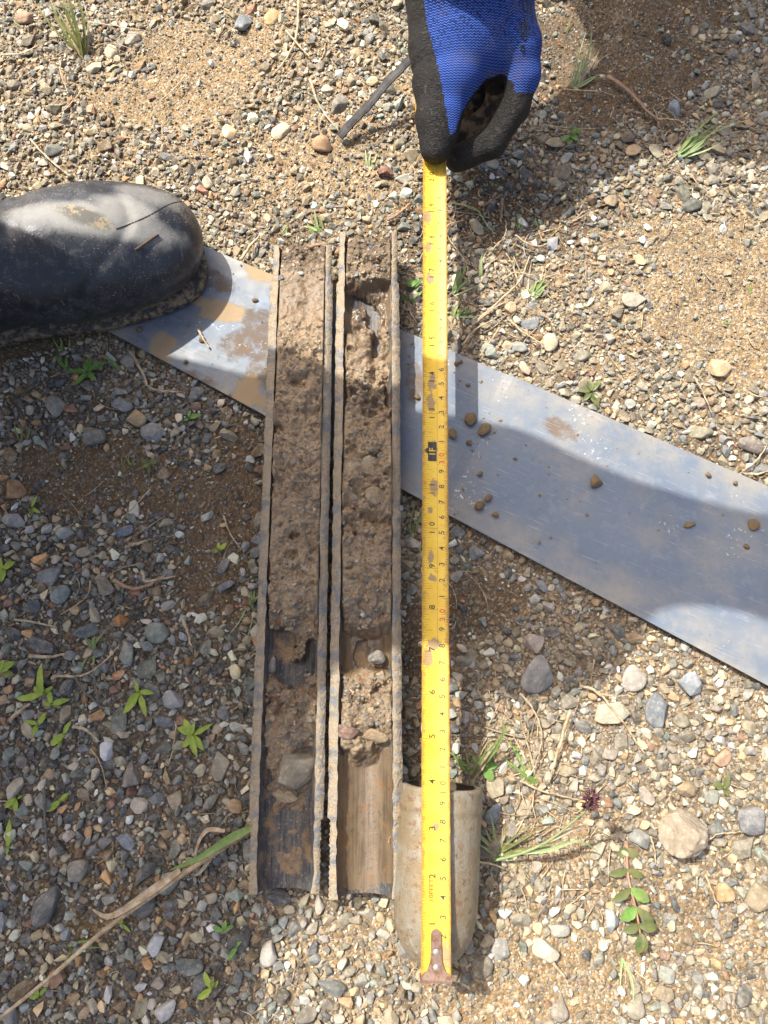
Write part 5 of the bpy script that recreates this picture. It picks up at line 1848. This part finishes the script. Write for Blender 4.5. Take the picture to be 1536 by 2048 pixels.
tuft(948, 1556, [(4, 56, 72, .04, .075, .4, .0026, Gn), (7, 45, 78, .03, .065, .5, .0018, St), (4, 90, 150, .016, .034, .6, .0024, Gn), (6, 5, 60, .02, .045, .85, .0016, St)], 'green and straw coloured grass tuft behind the open end of the shoe', seed=14)
tuft(1072, 1562, [(6, 105, 145, .018, .034, .82, .0030, Gn), (3, 80, 120, .03, .05, .8, .0016, St), (2, 150, 170, .02, .04, .9, .0016, St)], 'flattened green grass tuft right of the shoe on sand', seed=15)
tuft(998, 1712, [(8, 85, 150, .016, .036, .6, .0022, Pa), (5, 10, 40, .03, .055, .7, .0022, Ol), (10, -10, 70, .025, .055, .85, .0014, St), (6, 300, 350, .015, .035, .9, .0016, Pa)], 'sprawling pale grass clump touching the right side of the shoe', seed=16)
tuft(1258, 1928, [(4, 250, 290, .016, .03, .75, .0018, Pa), (5, 180, 330, .015, .028, .9, .0014, St)], 'small pale grass tuft on gravel below the reddish weed', seed=17)
tuft(48, 885, [(4, 60, 120, .014, .026, .6, .0018, Ol), (3, 20, 80, .01, .018, .9, .0014, Br)], 'thin olive grass at the left edge above the wet soil', seed=18)
tuft(500, 1215, [(5, 40, 120, .008, .016, .6, .0022, Gn), (2, 230, 260, .02, .03, .8, .0011, Pa)], 'green tuft pressed against the left side of the left barrel', seed=19)
tuft(185, 1300, [(5, 40, 140, .012, .022, .55, .0026, Gn), (2, 250, 280, .012, .02, .7, .003, Gn)], 'blue green grass tuft beside a bent dry straw at left', seed=20)
tuft(126, 700, [(4, 80, 120, .010, .016, .5, .0018, Gn)], 'small green grass sprout under the black boot', seed=21)
tuft(238, 735, [(2, 120, 150, .014, .022, .6, .0036, Gn)], 'two stout green blades beside the corner of the metal sheet', seed=22)
tuft(255, 935, [(4, 70, 130, .009, .016, .6, .0013, Ol)], 'thin grass sprout on the wet soil left of the barrels', seed=23)
tuft(822, 1075, [(3, 60, 80, .02, .035, .45, .0014, Gn), (2, 300, 330, .02, .03, .8, .0013, Gn)], 'thin green grass under the tape at the lower edge of the sheet', seed=24)
tuft(135, 1905, [(3, 0, 20, .02, .03, .85, .0020, Gn), (2, 240, 260, .012, .02, .8, .0024, Gn)], 'green grass blades crossing the long dry straw at lower left', seed=25)
tuft(1470, 1700, [(4, 120, 200, .01, .018, .8, .0012, Gn)], 'tiny sprawling green grass right of the round rock', seed=26)
tuft(1130, 60, [(2, 60, 80, .02, .03, .5, .001, Ol)], 'two thin blades at the top edge right of the glove', seed=27)
tuft(1500, 575, [(2, 80, 110, .006, .009, .6, .0026, Gn)], 'single small green sprout on sand at the right edge', seed=28)
tuft(1460, 640, [(2, 160, 190, .008, .012, .8, .0022, Gn)], 'tiny green sprout on brown sand at right', seed=29)
tuft(40, 45, [(3, 60, 140, .01, .018, .6, .0015, Pa), (4, 0, 180, .02, .04, .92, .0011, St)], 'wispy dry grass beside the top left tuft', seed=30)
tuft(1125, 450, [(6, 20, 80, .01, .03, .85, .0012, St), (3, 200, 240, .01, .03, .9, .0012, St)], 'sparse dead grass twigs in the hand shadow right of tape', seed=31)


def weed(px, py, leaves, label, mat, seed=0, stem=None, fold=.35):
    """leaves: heading, reach (m), width, height of its root on the stem"""
    c = P(px, py, .001)
    r = random.Random(seed * 17 + px)
    root = empty('weed', (c.x, c.y, gz_at(c.x, c.y)))
    tag(root, label, 'weed', 'small leafy weeds growing in the gravel')
    top = max(q[3] for q in leaves) + .002
    V, F = tube(smooth_path([(0, 0, -.002), (.0004, .0003, top * .5), (0, 0, top)], 5), [.0007, .0007, .0006, .0005, .0004], 5)
    link('stem', mesh('stem', V, F, stem or mat), root)
    for (a, ln, w, h) in leaves:
        a += r.uniform(-14, 14); ln *= r.uniform(.8, 1.15); w *= r.uniform(.75, 1.0)
        hd = Vector((math.cos(math.radians(a)), math.sin(math.radians(a)), 0))
        lift = r.uniform(.15, .45)
        sdv = Vector((-hd.y, hd.x, 0)) * r.uniform(-.35, .35) * ln
        pts = [Vector((0, 0, h)) + hd * ln * t + sdv * t * t + Vector((0, 0, ln * (lift * t - (lift + .1) * t * t * .9))) for t in [i / 8 for i in range(9)]]
        ribbon(pts, w, 'leaf', M_olive if r.random() < .12 else mat, root, fold=fold * r.uniform(.5, 1.2), shape='leaf')
    return root


Li, Le, Rd = M_lime, M_leaf, M_redleaf
weed(385, 1470, [(110, .014, .0055, .006), (20, .013, .0042, .006), (140, .011, .0048, .005), (165, .011, .0044, .004), (285, .013, .005, .006), (320, .012, .0046, .005), (250, .012, .0048, .004), (70, .009, .004, .009)], 'lime green weed with eight leaves left of the barrels', Li, 1)
weed(278, 1385, [(200, .010, .0042, .004), (250, .014, .0055, .006), (285, .015, .005, .005), (20, .011, .0036, .006), (95, .008, .003, .008), (230, .012, .0045, .003)], 'yellowish green weed with drooping leaves above the lime weed', Li, 2)
weed(92, 1385, [(100, .017, .0055, .008), (205, .017, .005, .006), (160, .010, .0055, .005), (130, .010, .005, .007), (20, .006, .003, .006)], 'lime weed with one tall upright leaf near the left edge', Li, 3)
weed(105, 1408, [(20, .011, .0042, .005), (100, .009, .0042, .006), (330, .008, .003, .005), (190, .007, .003, .004)], 'small lime weed just right of the tall leaved weed', Li, 4)
weed(78, 1450, [(150, .010, .003, .004), (80, .011, .0028, .005), (40, .007, .0032, .005), (240, .007, .003, .003), (200, .008, .0026, .003)], 'spindly lime weed below the tall leaved weed', Li, 5)
weed(128, 1468, [(215, .012, .005, .004), (60, .008, .0032, .005), (250, .008, .003, .003)], 'small green weed with one broad leaf at lower left', Li, 6)
weed(12, 1140, [(130, .013, .0062, .006), (30, .011, .0055, .006), (210, .010, .0055, .004), (270, .008, .004, .004)], 'lime weed cut by the left edge on dark gravel', Li, 7)
weed(6, 1345, [(40, .011, .006, .006), (0, .011, .0065, .005), (90, .009, .005, .006)], 'broad leaved lime weed cut by the left edge, lower of two', Li, 8)
weed(178, 745, [(15, .016, .0052, .006), (60, .011, .0048, .006), (170, .012, .0044, .005), (230, .012, .0044, .004), (300, .011, .0046, .005), (120, .008, .004, .007)], 'green weed with an orange centre below the boot', Le, 9, M_stem)
weed(135, 740, [(150, .016, .0034, .003), (95, .010, .0026, .004), (340, .008, .003, .003)], 'thin leaved green weed left of the orange centred weed', Le, 10)
weed(15, 1695, [(80, .016, .0048, .004), (250, .006, .002, .003)], 'single lime leaf standing at the left edge', Li, 11)
weed(118, 1602, [(215, .010, .005, .003), (60, .007, .0025, .004), (20, .005, .0025, .003)], 'small lime weed with one oval leaf at lower left', Li, 12)
weed(30, 1598, [(280, .009, .004, .004), (200, .009, .004, .004), (150, .006, .003, .003), (20, .004, .002, .003)], 'yellow green weed beside the white stone at left', Li, 13)
weed(378, 838, [(30, .010, .0036, .004), (80, .007, .0026, .005), (200, .004, .002, .003)], 'small green sprout on gravel left of the barrels', Le, 14)
weed(300, 930, [(50, .008, .0055, .004), (150, .009, .004, .003), (250, .008, .003, .003), (200, .006, .003, .003)], 'faded round leaved weed on wet soil at left', M_redleaf, 15, M_stem)
weed(66, 1015, [(80, .009, .003, .005), (240, .007, .0035, .003), (300, .007, .003, .003)], 'small green sprout on the dark wet soil at left', Li, 16)
weed(440, 1100, [(30, .007, .004, .004), (200, .006, .004, .003), (110, .005, .003, .004)], 'tiny green weed on brown soil left of the left barrel', Li, 17)
weed(245, 1848, [(130, .007, .005, .003), (320, .006, .0022, .003)], 'small round leaf by the long dry straw', Li, 18)
weed(425, 1975, [(140, .009, .0046, .004), (190, .011, .0044, .003), (215, .012, .005, .004), (80, .007, .003, .005), (30, .006, .0028, .003)], 'bright lime weed at the bottom edge left of the barrels', Li, 19)
weed(446, 1862, [(150, .009, .004, .004), (80, .006, .003, .004), (20, .006, .003, .003)], 'small green sprout below the left barrel half', Le, 20)
weed(474, 1895, [(230, .008, .0035, .003), (70, .007, .002, .004)], 'single green leaf below the left barrel half', Le, 21)
weed(80, 1990, [(200, .006, .003, .003), (60, .005, .0028, .003), (120, .005, .003, .003)], 'tiny green weed under the long straw near the bottom edge', Li, 22)
weed(1180, 785, [(100, .011, .005, .006), (40, .011, .0046, .005), (170, .010, .0046, .005), (230, .010, .0046, .004), (320, .010, .0044, .004), (280, .012, .005, .003)], 'dark green and red weed in shade at the upper edge of the sheet', Rd, 23, M_stem)
weed(1140, 275, [(70, .008, .006, .008), (20, .008, .0055, .008), (200, .009, .0048, .006), (255, .010, .0052, .005), (310, .007, .005, .006)], 'round leaved green weed at the edge of the hand shadow', Le, 24)
weed(968, 1535, [(80, .010, .007, .006), (20, .008, .006, .005), (290, .010, .007, .004), (140, .009, .005, .005)], 'broad leaved green weed behind the open end of the shoe', Le, 25)
weed(820, 580, [(60, .010, .0045, .006), (20, .012, .004, .005), (100, .009, .004, .006)], 'bright green weed wedged against the right barrel top', Le, 26)
weed(1445, 1575, [(160, .008, .005, .004), (50, .009, .004, .005), (300, .008, .004, .003)], 'blurred green and rust weed in shade at the right', Rd, 27, M_stem)

# the reddish weed lying along the ground with paired leaves
c0, c1 = P(1262, 1690, .006), P(1285, 1880, .010)
rw = empty('reddish_weed', (c0.x, c0.y, gz_at(c0.x, c0.y)))
tag(rw, 'creeping reddish weed with paired green leaves left of the round rock', 'weed')
dv = Vector((c1.x - c0.x, c1.y - c0.y, 0))
path = smooth_path([(0, 0, 0), tuple(dv * .35 + Vector((-.003, 0, .006))), tuple(dv * .7 + Vector((-.001, 0, .009))), tuple(dv + Vector((0, 0, .010)))], 12)
V, F = tube(path, [.0011 - .00005 * i for i in range(12)], 6)
link('stem', mesh('stem', V, F, M_stem), rw)
for k, i in enumerate((1, 3, 5, 7, 9, 10)):
    for s in (-1, 1):
        a = math.radians(-84 + s * (62 if i < 10 else 25) + 22 * random.uniform(-1, 1))
        ln = (.0135 if i > 2 else .009) * random.uniform(.75, 1.1)
        hd = Vector((math.cos(a), math.sin(a), 0))
        pts = [path[i] + hd * ln * tt + Vector((0, 0, .001 + ln * (.25 * tt - .3 * tt * tt))) for tt in [q / 8 for q in range(9)]]
        ribbon(pts, .0062 * (.8 + .35 * random.random()), 'leaf', M_redleaf if (k * 2 + s) % 5 else M_leaf, rw, fold=.25, shape='leaf')

# the stalk with the purple seed head
sh = empty('seed_stalk', tuple(P(985, 1722, .004)))
tag(sh, 'grass stalk with a dark purple seed head standing over the sandy gravel', 'seed stalk')
O = sh.location
pth = [P(985, 1722, .004), P(1045, 1706, .016), P(1100, 1680, .030), P(1150, 1640, .046), P(1182, 1612, .058)]
pl = smooth_path([p - O for p in pth], 18)
V, F = tube(pl, [.0010 - .00003 * i for i in range(18)], 6)
link('stem', mesh('stem', V, F, M_pale), sh)
hd0, hd1 = P(1178, 1616, .057) - O, P(1182, 1590, .066) - O
V, F = [], []
for k in range(150):
    tt = random.random()
    cc = hd0.lerp(hd1, tt * 1.1 - .05)
    r = .0068 * (1 - (2 * tt - 1) ** 2 * .55)
    d = Vector((random.gauss(0, 1), random.gauss(0, 1), random.gauss(0, .8))).normalized()
    a = cc + d * r * random.uniform(.1, .5); e = cc + d * r * random.uniform(.75, 1.15) + Vector((0, .0008, .0015))
    sd = d.cross(Vector((.3, .5, .8))).normalized() * .00055
    up = d.cross(sd).normalized() * .00055
    m = a.lerp(e, .5); b = len(V)
    V += [a, m + sd, m + up, m - sd, m - up, e]
    F += [(b, b + 1, b + 2), (b, b + 2, b + 3), (b, b + 3, b + 4), (b, b + 4, b + 1), (b + 5, b + 2, b + 1), (b + 5, b + 3, b + 2), (b + 5, b + 4, b + 3), (b + 5, b + 1, b + 4)]
link('seed_head', mesh('seed_head', V, F, M_purple, smooth=False), sh)
lf = smooth_path([P(1045, 1706, .016) - O, P(1100, 1700, .020) - O, P(1155, 1682, .022) - O, P(1196, 1702, .012) - O], 12)
ribbon(lf, .0026, 'leaf', M_pale, sh)
lf = smooth_path([P(1100, 1680, .030) - O, P(1140, 1660, .034) - O, P(1175, 1650, .032) - O], 10)
ribbon(lf, .0034, 'leaf', M_straw, sh)


# ------------------------------------------------------------------ dry straws and twigs
def straw(pts, w, label, mat=None, lift=.0045, name='dry_straw', cat='straw', flat=.45, group='dry straws lying on the gravel'):
    w3 = []
    for q in pts:
        p = P(q[0], q[1], .004)
        h = q[2] if len(q) > 2 else lift
        w3.append(Vector((p.x, p.y, max(gz_at(p.x, p.y), -.001) + h)))
    o0 = w3[0].copy()
    n = 5 + 5 * (len(pts) - 1)
    pl = smooth_path([p - o0 for p in w3], n)
    rj = random.Random(int(pts[0][0] * 7 + pts[0][1]))
    pl = [p + Vector((rj.gauss(0, .00022), rj.gauss(0, .00022), 0)) for p in pl]
    V, F = tube(pl, [w * .5 * (1 - .55 * i / (n - 1)) * (1 + .15 * math.sin(i * 2.1)) for i in range(n)], 5, flat)
    o = link(name, mesh(name, V, F, mat or M_straw))
    o.location = o0
    return tag(o, label, cat, group)


straw([(258, 700), (285, 745), (302, 776), (365, 784)], .0028, 'pale bent straw on gravel beside the sheet edge')
straw([(620, 156), (632, 195), (650, 228), (678, 262)], .0026, 'pale straw lying above the tip of the dark strip')
straw([(646, 230), (638, 255), (645, 275)], .0012, 'thin curled straw branching below the pale straw')
straw([(597, 0), (593, 70), (575, 115), (545, 150)], .0026, 'long brownish straw at the top edge left of the glove')
straw([(572, 62), (600, 95), (620, 115)], .0022, 'short pale split straw beside the long brownish one')
straw([(592, 165), (560, 190), (530, 200)], .0013, 'thin curved straw on the sand left of the dark strip')
straw([(1215, 150), (1260, 182), (1300, 225), (1325, 240)], .0042, 'broad dry leaf in the shadow at upper right', M_brown)
straw([(1320, 236), (1360, 240), (1385, 262)], .0014, 'thin dry stalk right of the broad dry leaf')
straw([(1128, 178), (1200, 182), (1225, 190)], .0013, 'thin straw on lit gravel below the pale tuft')
straw([(1080, 248), (1150, 256), (1200, 255)], .0011, 'thin straight straw right of the glove tip')
straw([(1040, 1386), (1068, 1420), (1084, 1465), (1078, 1510), (1062, 1548)], .0016, 'thin curved straw arching over the sunlit gravel')
straw([(1137, 1420, .010), (1118, 1490, .008), (1098, 1566, .004)], .0030, 'thick straight straw standing in the sunlit gravel')
straw([(1160, 1370), (1195, 1385), (1235, 1430), (1290, 1508)], .0024, 'long forked straw crossing into the shade patch')
straw([(1192, 1385), (1230, 1392), (1262, 1390)], .0011, 'thin side shoot of the long forked straw')
straw([(1189, 1318), (1182, 1368)], .0012, 'short thin straw above the long forked straw')
straw([(225, 1158), (262, 1176), (300, 1168), (335, 1146)], .0034, 'pinkish dry husk with a curl at the wet soil edge', M_brown)
straw([(284, 1140), (290, 1162), (318, 1158), (352, 1152)], .0026, 'curled pale husk above the pinkish one')
straw([(108, 1352), (165, 1350), (205, 1325), (238, 1290)], .0020, 'bent pale straw below the blue green tuft')
straw([(148, 1352), (170, 1385), (210, 1420)], .0018, 'brown twig running down from the bent pale straw', M_twig)
straw([(185, 1330), (190, 1375), (196, 1395)], .0018, 'short dark twig below the blue green tuft', M_twig)
straw([(30, 1238), (70, 1245), (115, 1254)], .0022, 'grey weathered straw at the left edge')
straw([(58, 1312), (95, 1314), (130, 1308)], .0032, 'pale pointed straw sliver at left', None)
straw([(18, 1442), (38, 1422), (60, 1408)], .0034, 'greyish flat straw sliver below the left weeds')
straw([(181, 1160), (170, 1195), (120, 1230)], .0012, 'thin curved brown straw at left above the orange stone')
straw([(365, 1236), (374, 1262), (382, 1292)], .0030, 'short pale straw right of the orange stone')
straw([(352, 1448), (346, 1495), (336, 1532)], .0013, 'thin straw below the lime green weed')
straw([(252, 1090), (275, 1086), (296, 1080)], .0034, 'short whitish stick right of the blue pebble')
straw([(446, 1030), (462, 1070), (482, 1098)], .0015, 'thin straw on brown soil near the left barrel')
straw([(300, 978), (270, 1010), (240, 1042)], .0013, 'thin straw on the wet brown soil')
straw([(86, 1575), (90, 1650), (96, 1730)], .0022, 'dark reddish twig standing at lower left', M_twig)
straw([(145, 1452), (175, 1462), (198, 1484)], .0030, 'split pale straw right of the broad leaf weed')
straw([(1388, 752), (1405, 780), (1425, 826)], .0018, 'pale straw on sand above the sheet at right')
straw([(1484, 942), (1510, 925), (1536, 890)], .0022, 'pale root curving over the sheet edge at the right')
straw([(1490, 946), (1515, 948), (1540, 940)], .0024, 'pale root lying along the sheet edge at the right', M_straw)
straw([(1488, 780), (1510, 790), (1536, 796)], .0014, 'thin straw on sand at the right edge')
straw([(1395, 1752), (1392, 1790)], .0012, 'short thin straw under the round rock')
straw([(1400, 1692), (1440, 1668), (1490, 1664)], .0014, 'thin pale straw leaving the round rock to the right')
straw([(1412, 1750), (1425, 1785), (1440, 1818)], .0018, 'short grey straw below the round rock')
straw([(1302, 1672), (1310, 1700), (1312, 1728)], .0014, 'short pale straw left of the round rock')
straw([(1098, 1918), (1115, 1936), (1130, 1954)], .0026, 'short straw right of the cream stone')
straw([(1040, 1562), (1090, 1584), (1160, 1600)], .0018, 'pale straw running right from the flattened tuft')
straw([(1380, 345), (1400, 370), (1428, 390)], .0014, 'thin straw on lit gravel at right')
straw([(1345, 440), (1330, 465), (1290, 480)], .0014, 'curved thin straw on sandy gravel at right')
straw([(0, 108), (40, 106), (75, 90)], .0022, 'pale straw at the left edge below the top tuft')
straw([(60, 278), (95, 315), (140, 352)], .0022, 'pale straw above the boot')
straw([(165, 176), (140, 210), (105, 240)], .0013, 'thin brown straw left of centre in the lit gravel')
straw([(175, 42), (240, 52), (300, 62)], .0012, 'thin straw right of the olive grass tuft')
straw([(190, 90), (225, 86), (275, 100)], .0013, 'thin dark straw below the other at top left', M_brown)
straw([(368, 152), (345, 180), (312, 205)], .0015, 'tan straw on the sand at upper left')
straw([(120, 120), (122, 150), (135, 182)], .0013, 'thin pale straw below the olive tuft')
straw([(905, 404), (955, 420), (975, 450), (990, 466)], .0016, 'greenish dry stalk in the hand shadow right of the tape', M_pale)
straw([(965, 412), (1000, 390), (1005, 390)], .0016, 'short brown twig in the hand shadow', M_brown)
straw([(1005, 395), (1004, 420), (1000, 440)], .0028, 'dry brown leaf in the hand shadow', M_brown)
straw([(1072, 432), (1090, 410), (1130, 370), (1150, 352)], .0018, 'slanting dry stalk at the right of the hand shadow', M_twig)
straw([(955, 640), (1000, 600), (1040, 560), (1060, 510)], .0026, 'long bleached stalk under the straw clump')
straw([(945, 650), (985, 618), (1020, 598)], .0022, 'bleached stalk parallel below the long one')
straw([(840, 520), (850, 500), (870, 480)], .0016, 'brown straw between barrel top and tape', M_brown)
straw([(775, 440), (800, 425), (820, 405)], .0034, 'curved brown leaf above the right barrel half', M_brown)
straw([(610, 497), (640, 488), (668, 500)], .0036, 'reddish brown dry leaf on the top end of the left core', M_brown)
straw([(480, 520), (500, 490), (520, 470)], .0032, 'pale root left of the top of the left barrel')
straw([(398, 662), (408, 680), (420, 700)], .0026, 'short pale stick lying on the metal sheet', None, .0022)
straw([(798, 1590, .02), (790, 1640, .02), (775, 1672, .026)], .0014, 'thin straw hanging on the threaded edge of the right barrel')
straw([(905, 1714, .046), (928, 1708, .040), (948, 1710, .028)], .0012, 'short straw stuck on the side of the shoe')
straw([(948, 1710, .024), (990, 1726, .012), (1010, 1738, .006)], .0016, 'pale straw slanting off the side of the shoe')

for k, q in enumerate((((905, 498), (930, 520), (938, 560)), ((880, 470), (900, 448), (930, 440)), ((985, 500), (1010, 470), (1012, 440)), ((1000, 655), (975, 690), (960, 712)), ((1020, 640), (1052, 668), (1088, 690)), ((1080, 560), (1115, 548), (1140, 560)),
                       ((1030, 470), (1070, 492), (1100, 486)), ((925, 690), (950, 660), (985, 640)), ((1075, 620), (1100, 640), (1110, 662)), ((1005, 560), (1030, 545), (1072, 552)))):
    straw(q, (.0016, .0022, .0013)[k % 3], ('thin straw standing along the right edge of the tape, below the hand shadow', 'pale straw at the lower left corner of the hand shadow', 'straw pointing up into the hand shadow right of the tape',
          'straw just above the sheet edge right of the tape', 'straw lying on lit gravel below the bleached clump', 'short straw at the right end of the bleached clump', 'thin straw under the tiny grass fans',
          'straw slanting between the lowest green tuft and the sheet', 'tiny straw at the lower right of the bleached clump', 'thin straw crossing the top of the bleached clump')[k], None, .005)

# the long stalk in the lower left corner
ls = empty('grass_stalk', tuple(P(512, 1652, .012)))
tag(ls, 'long dry grass stalk with green sheath running from the left barrel to the corner', 'grass stalk')
O = ls.location
pl = smooth_path([P(512, 1652, .014) - O, P(400, 1725, .014) - O, P(225, 1848, .013) - O, P(100, 1955, .012) - O, P(-30, 2060, .011) - O], 30)
V, F = tube(pl, [.0022 - .00004 * i for i in range(30)], 7, .7)
link('stem', mesh('stem', V, F, M_straw), ls)
g = smooth_path([P(505, 1654, .0165) - O, P(455, 1680, .0170) - O, P(400, 1715, .0165) - O, P(340, 1740, .010) - O], 14)
ribbon(g, .0062, 'sheath', M_grass, ls, fold=.3)
g = smooth_path([P(360, 1740, .016) - O, P(290, 1790, .0165) - O, P(222, 1832, .015) - O, P(184, 1818, .006) - O], 14)
ribbon(g, .0058, 'sheath', M_straw, ls, fold=.35)
g = smooth_path([P(450, 1662, .016) - O, P(415, 1660, .014) - O, P(395, 1690, .012) - O, P(386, 1735, .006) - O], 14)
ribbon(g, .0032, 'leaf', M_straw, ls)
g = smooth_path([P(438, 1690, .015) - O, P(415, 1725, .010) - O, P(396, 1748, .005) - O, P(380, 1748, .005) - O], 12)
ribbon(g, .0030, 'leaf', M_straw, ls)

# ------------------------------------------------------------------ clods and crumbs
M_clod = NT('soil_clod', rough=.95, spec=.15)
n1, n2 = M_clod.noise(4, 4, .7), M_clod.noise(14, 3, .7)
M_clod.bump(n2, .0007, .8)
M_clod = M_clod.fin(M_clod.mix(n1, (.10, .065, .035), (.27, .19, .105)))


def clod(px, py, w, h, ang, label, z=None, hz=.7):
    p = P(px, py, PLATE_Z)
    v, f = stone_shape(1300 + px, 3, 3, .3)
    v = v / np.abs(v).max(0)
    v = v * (1 + .09 * fbm(v[:, 0] * 4 + px, v[:, 1] * 4, v[:, 2] * 4, 3, 6))[:, None]
    o = link('soil_clod', mesh('soil_clod', v, f, M_clod))
    m = .00036
    o.scale = (w * .5 * m, h * .5 * m, min(w, h) * .5 * m * hz)
    o.location = (p.x, p.y, (PLATE_Z if z is None else z) + min(w, h) * .5 * m * hz * .6)
    o.rotation_euler = (0, 0, math.radians(ang))
    return tag(o, label, 'soil clod', 'soil clods lying on the metal sheet')


for q in ((940, 840, 26, 28, 0, 'largest round brown clod on the sheet right of the tape'), (968, 862, 34, 20, 50, 'elongated crumbly clod right of the largest one'),
          (937, 886, 14, 12, 0, 'small clod below the largest clod beside the tape'), (1192, 965, 30, 26, 40, 'flat tan clod in the middle of the sheet right half'),
          (958, 1012, 22, 18, 40, 'smooth brown clod near the lower sheet edge by the tape'), (976, 996, 18, 13, 50, 'oval clod touching the smooth brown one'),
          (992, 1030, 18, 12, 0, 'small flat clod at the lower edge of the sheet'), (905, 870, 18, 26, 20, 'brown smear of clod against the tape edge'),
          (1504, 1050, 24, 24, 0, 'round brown clod near the right end of the sheet'), (1378, 1051, 24, 12, 0, 'flat oval clod left of the round one at right'),
          (1492, 1094, 12, 12, 0, 'dark clod under the round one at right'), (1416, 950, 12, 11, 0, 'small dark clod near the upper right edge of the sheet'),
          (1470, 966, 10, 9, 0, 'small dark clod farthest right along the upper edge'), (960, 948, 14, 10, 20, 'crumb shaped clod in the middle between tape and sheet centre'),
          (1030, 918, 8, 7, 0, 'small clod above the flat tan one'), (913, 728, 11, 11, 0, 'small round clod in the tape shadow'), (922, 724, 8, 8, 0, 'smaller clod beside the round one in the tape shadow'),
          (936, 770, 9, 8, 0, 'brown clod halfway down the tape shadow'), (936, 1090, 12, 10, 0, 'small pale clod off the lower edge by the tape'), (280, 660, 14, 12, 0, 'small round clod on the sheet below the boot'),
          (405, 680, 14, 13, 0, 'clod under the short pale stick on the sheet'), (510, 602, 14, 10, -10, 'brown clod beside the left barrel on the sheet'), (372, 725, 10, 10, 0, 'small grey clod low on the left part of the sheet'),
          (835, 795, 14, 12, 0, 'clod between the right barrel and the tape')):
    clod(*q)

# crumbs too small to count
sp = []
a, b, c, d = [np.array(p[:2]) for p in PLATE]
for _ in range(420):
    s, tt = random.random() ** 1.2 * .75, random.random()
    p = (a * (1 - s) + b * s) * (1 - tt) + (d * (1 - s) + c * s) * tt
    cl_ = math.exp(-((p[0] - .07) / .07) ** 2) + .25
    if random.random() < cl_ and not in_things(p[0:1], p[1:2], .001)[0]:
        sp.append((p[0], p[1], min(.0019, random.expovariate(1 / .00045) + .0002)))
V, F = [], []
for (x, y, r) in sp:
    b0 = len(V)
    for q in oct_v * np.random.default_rng(len(V)).uniform(.6, 1.1, (6, 1)):
        V.append((x + q[0] * r, y + q[1] * r, PLATE_Z + .0003 + max(q[2] * .8, -.2) * r))
    F += [tuple(int(k) + b0 for k in ff) for ff in oct_f]
t = NT('crumb', rough=.95, spec=.1)
M_crumb = t.fin(t.mix(t.noise(150, 2), (.12, .08, .045), (.33, .25, .15)))
tag(link('soil_crumbs', mesh('soil_crumbs', V, F, M_crumb, smooth=False)), 'fine soil crumbs sprinkled over the metal sheet', 'soil crumbs', kind='stuff')

# bits of dead grass and roots too small to count
V, F = [], []
rl = random.Random(5)
for _ in range(900):
    x, y = rl.uniform(-.33, .33), rl.uniform(-.21, .59)
    if _ > 520:                                                     # thicker round the tufts right of the tape and by the shoe
        c_ = rl.choice((P(930, 500), P(1060, 570), P(1010, 1500), P(1060, 1700), P(1340, 260)))
        x, y = rl.gauss(c_.x, .028), rl.gauss(c_.y, .026)
    if in_things(np.array([x]), np.array([y]), .003)[0] or in_poly(np.array([x]), np.array([y]), PLATE2)[0]:
        continue
    ln, a = min(.028, rl.expovariate(1 / .008) + .003), rl.uniform(0, 6.28)
    bend = rl.gauss(0, .5)
    pts = []
    z0 = gz_at(x, y) + rl.uniform(.0012, .0036)
    for i in range(5):
        q = i / 4 * ln
        pts.append((x + math.cos(a + bend * i / 4) * q, y + math.sin(a + bend * i / 4) * q, z0 + rl.gauss(0, .0004)))
    w = rl.uniform(.00018, .00055)
    v, f = tube(pts, [w, w, w * .9, w * .7, w * .4], 4, .6)
    b0 = len(V)
    V += v; F += [tuple(k + b0 for k in q) for q in f]
tag(link('plant_litter', mesh('plant_litter', V, F, M_straw)), 'bits of dead grass and roots strewn over the gravel', 'plant litter', kind='stuff')
